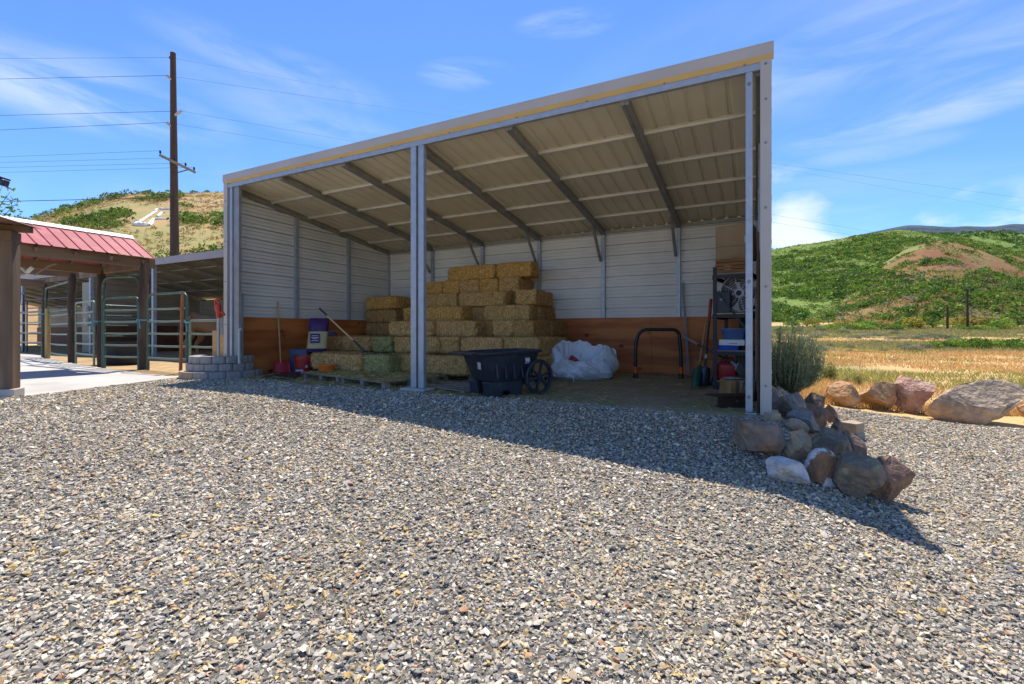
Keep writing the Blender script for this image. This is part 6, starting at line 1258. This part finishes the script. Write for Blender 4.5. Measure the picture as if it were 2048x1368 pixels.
# rabbitbrush beside the shed: fan of upright stems with needle leaves
p, d = on_ground(1572, 786); p = at_d(1577, 8.6); p.z = float(G(p.x, p.y)); r = np.random.default_rng(5)
nS = 620; a_ = r.uniform(0, 6.28, nS); rr = r.random(nS) ** .55; lob = .72 + .6 * vnoise(np.cos(a_) * 1.6 + 5, np.sin(a_) * 1.6 + 5, 1.0, 4); hh = 1.18 * (1 - .38 * rr ** 2) * r.uniform(.55, 1.08, nS) * lob; Bx = np.stack([np.cos(a_) * rr * .14, np.sin(a_) * rr * .14, 0 * a_], -1); Tp = np.stack([np.cos(a_) * rr * .50 * lob + .10 * hh, np.sin(a_) * rr * .46 * lob, hh], -1); Md = (Bx + Tp) / 2 + np.stack([np.cos(a_) * rr * .13, np.sin(a_) * rr * .13, -.03 + 0 * a_], -1)
parts = []; sd = np.stack([-np.sin(a_), np.cos(a_), 0 * a_], -1)
RB = np.array([[.24, .30, .17], [.19, .25, .13], [.29, .33, .20], [.16, .21, .11], [.32, .35, .21]])
for (A_, B_, w0, w1) in ((Bx, Md, .0045, .0035), (Md, Tp, .0035, .0015)):
    V = np.stack([A_ - sd * w0, A_ + sd * w0, B_ + sd * w1, B_ - sd * w1], 1).reshape(-1, 3); parts.append((V, np.arange(nS * 4).reshape(-1, 4), np.repeat(np.array([[.20, .20, .12]]) * r.uniform(.7, 1.2, (nS, 1)), 4, 0)))
per = 26; ii = np.repeat(np.arange(nS), per); q = r.uniform(.25, 1.0, (nS * per, 1)); L_ = np.where(q < .5, Bx[ii] * (1 - 2 * q) + Md[ii] * 2 * q, Md[ii] * (2 - 2 * q) + Tp[ii] * (2 * q - 1)); dv = (Tp - Md)[ii]; dv /= np.linalg.norm(dv, axis=1)[:, None]; dv = dv + r.normal(0, .45, dv.shape); dv /= np.linalg.norm(dv, axis=1)[:, None]; s_ = np.cross(dv, r.normal(size=dv.shape)); s_ /= np.linalg.norm(s_, axis=1)[:, None]
ln = r.uniform(.03, .075, (nS * per, 1)); V = np.stack([L_ - s_ * .0042, L_ + s_ * .0042, L_ + dv * ln + s_ * .002, L_ + dv * ln - s_ * .002], 1).reshape(-1, 3); parts.append((V, np.arange(nS * per * 4).reshape(-1, 4), np.repeat(RB[r.integers(0, 5, nS * per)] * r.uniform(.7, 1.25, (nS * per, 1)), 4, 0)))
V, F, Cc = merge(parts); o = np_mesh('rabbitbrush', V, F, M_leaf, Cc); o.location = p; tag(o, 'tall wispy grey green bush growing against the right side of the shed', 'bush')

# ------------------------------------------------------------------ utility pole and wires
M_pole = mat('tarred_pole', (.10, .065, .045), (.06, .04, .03), 5, .85, bump=.5, bscale=20, stretch=(1, 1, .08), c3=(.17, .11, .075), s3=1.5)
M_wire = mat('dark_wire', (.05, .055, .065), None, rough=.6); M_ins = mat('grey_insulator', (.42, .42, .44), None, rough=.35)
PD = 28.0; pb = at_d(351, PD, 0); pt = at_d(346, PD, zat(106, PD)); 
pole = thing('utility_pole', 'tall brown wooden utility pole with one crossarm behind the lean-to barn', 'utility pole', (pb.x, pb.y, 0))
def pole_at(z): s = z / pt.z; return pb.lerp(pt, s)
mb = MB(); mb.tube([pb + Vector((0, 0, -.3)), pole_at(5), pole_at(11), pt], [.265, .24, .19, .145], 14); mk('pole', mb, M_pole, pole, smooth='auto')
def zz(py): return zat(py, PD)
rt = Vector((CY, SY, 0))
arm0 = at_d(319, PD - .7, zat(310, PD - .7)); arm1 = at_d(391, PD - .1, zat(345, PD - .1)); M_arm = mat('grey_crossarm', (.30, .25, .19), (.22, .18, .14), 6, .85)
mb = MB(); mb.beam(arm0, arm1, .11, .14); mk('crossarm', mb, M_arm, pole, bevel=.01)
mb = MB(); q = pole_at(zz(352)) + Vector((SY * .28, -CY * .28, 0)); mb.beam(arm0.lerp(arm1, .28), q, .03, .05); mb.beam(arm0.lerp(arm1, .82), q, .03, .05); mk('arm_brace', mb, M_wire, pole)
arm_pts = []
for s in (.02, .42, .72, .96):
    c = arm0.lerp(arm1, s); mb = MB(); mb.lathe([(0, .06), (.025, .06), (.025, .13), (.06, .14), (.055, .2), (.03, .22), (.05, .23), (.035, .28), (0, .28)], c, 12); mk('insulator', mb, M_blackm, pole, smooth='auto'); arm_pts.append(c + Vector((0, 0, .27)))
side = []
for px, py, sgn in ((333, 151, -1), (362, 222, 1), (333, 245, -1)):
    tip = at_d(px, PD - .3, zat(py, PD - .3)); base = pole_at(zz(py + 11)); mb = MB(); n_ = 9
    pts = [base.lerp(tip, k / n_) for k in range(n_ + 1)]; mb.tube(pts, [.09 if k % 2 else .055 for k in range(n_ + 1)], 10); mk('post_insulator', mb, M_ins, pole, smooth='auto'); side.append(tip)
tipw = pole_at(zz(119)) + Vector((SY * .2, -CY * .2, 0)); mb = MB(); mb.box(tipw, (.16, .1, .12)); mk('top_bracket', mb, M_wire, pole)
def wire(label, a_, b_, sag, rad=.011, n=26):
    a_ = Vector(a_); b_ = Vector(b_); pts = [a_.lerp(b_, k / n) - Vector((0, 0, sag * 4 * (k / n) * (1 - k / n))) for k in range(n + 1)]
    mb = MB(); mb.tube(pts, rad, 5); o = mk('power_line', mb, M_wire, None, base=tuple(a_)); return tag(o, label, 'power line', 'power lines on the tall pole')
def lw(label, tip, py0, sag=.0, rad=.011, dl=36.0, pxe=-500):
    # straight on to a point beyond the left edge so that the wire passes column 0 at row py0
    tp = 1024 + FPX * (CY * tip.x + SY * tip.y) / dep(tip.x, tip.y); ty = HZ - FPX * (tip.z - EYE) / dep(tip.x, tip.y)
    ye = ty + (py0 - ty) * (tp - pxe) / tp; return wire(label, tip, at_d(pxe, dl, zat(ye, dl)), sag, rad)
def rw(label, tip, px1, py1, sag=.3, rad=.011, dl=60.0, pxe=2500):
    tp = 1024 + FPX * (CY * tip.x + SY * tip.y) / dep(tip.x, tip.y); ty = HZ - FPX * (tip.z - EYE) / dep(tip.x, tip.y)
    ye = ty + (py1 - ty) * (pxe - tp) / (px1 - tp); return wire(label, tip, at_d(pxe, dl, zat(ye, dl)), sag, rad)
nmv = ['topmost', 'second highest', 'third highest', 'fourth highest']
for i, (tp_, l_, r_) in enumerate(((tipw, 117, (1545, 330)), (side[0], 158, (1545, 322)), (side[1], 231, (1545, 425)), (side[2], 260, (1545, 440)))):
    lw(f'{nmv[i]} thin wire running left from the tall pole', tp_, l_, 0, .007 if i == 0 else .012)
    rw(f'{nmv[i]} thin wire running right from the tall pole', tp_, r_[0], r_[1], .2, .0045 if i == 0 else .0065)
ca = ['uppermost', 'second', 'third', 'lowest']
for i, (c, l_) in enumerate(zip(arm_pts, (314, 325, 335, 345))): lw(f'{ca[i]} of the thin wires running left from the crossarm', c, l_, 0, .008)
q = pole_at(zz(398)) + Vector((SY * .3, -CY * .3, 0))
lw('thick low cable running left from the tall pole above the red roof', q, 403, 0, .022); wire('thick low cable running right from the tall pole across the left hill', q, at_d(700, 34, zat(436, 34)), .1, .016)
wire('dark cable crossing in front of the right hill', at_d(1300, 60, zat(514, 60)), at_d(2500, 75, zat(600, 75)), .3, .035)
# ------------------------------------------------------------------ tree at the left edge
td = 19.0; tb = at_d(-70, td, 0.0); tree = thing('leafy_tree', 'tree with sparse bright green leaves reaching in at the left edge above the red roof', 'tree', (tb.x, tb.y, 0))
mb = MB(); top = Vector((tb.x, tb.y, 4.6)); mb.tube([tb, tb + Vector((.1, 0, 1.8)), tb + Vector((0, .1, 3.4)), top], [.16, .13, .09, .03], 9)
brs = []
for k in range(16):
    a_ = random.uniform(0, 6.28); z0 = random.uniform(2.6, 4.6); l_ = random.uniform(.9, 1.75); b0 = tb + Vector((0, .05, z0)); tip = b0 + Vector((math.cos(a_) * l_, math.sin(a_) * l_, random.uniform(.4, 1.5))); brs.append((b0, tip)); mb.tube([b0, b0.lerp(tip, .5) + Vector((0, 0, .1)), tip], [.035, .022, .008], 6)
tgt = [at_d(38, td, zat(402, td)), at_d(20, td, zat(384, td)), at_d(42, td, zat(428, td)), at_d(12, td, zat(415, td)), at_d(5, td, zat(372, td))]
for q in tgt: b0 = tb + Vector((.03, .05, 3.9)); brs.append((b0, q)); mb.tube([b0, b0.lerp(q, .5) + Vector((0, 0, .12)), q], [.035, .02, .006], 6)
mk('trunk', mb, M_trunk, tree)
r = np.random.default_rng(8); Cn = []
for b0, q in brs:
    for s in (.45, .6, .75, .88, 1.0): Cn.append(tuple(b0.lerp(q, s) + Vector((random.uniform(-.12, .12), random.uniform(-.12, .12), random.uniform(-.08, .12)))))
V, F, Cc = leaf_cloud(np.array(Cn), r.uniform(.12, .26, len(Cn)), 16, .055, np.array([[.14, .24, .04], [.18, .28, .05], [.10, .19, .03]]), r, .9, 0, .3); V = V - np.array([tb.x, tb.y, 0]); o = np_mesh('crown', V, F, M_leaf, Cc); o.parent = tree
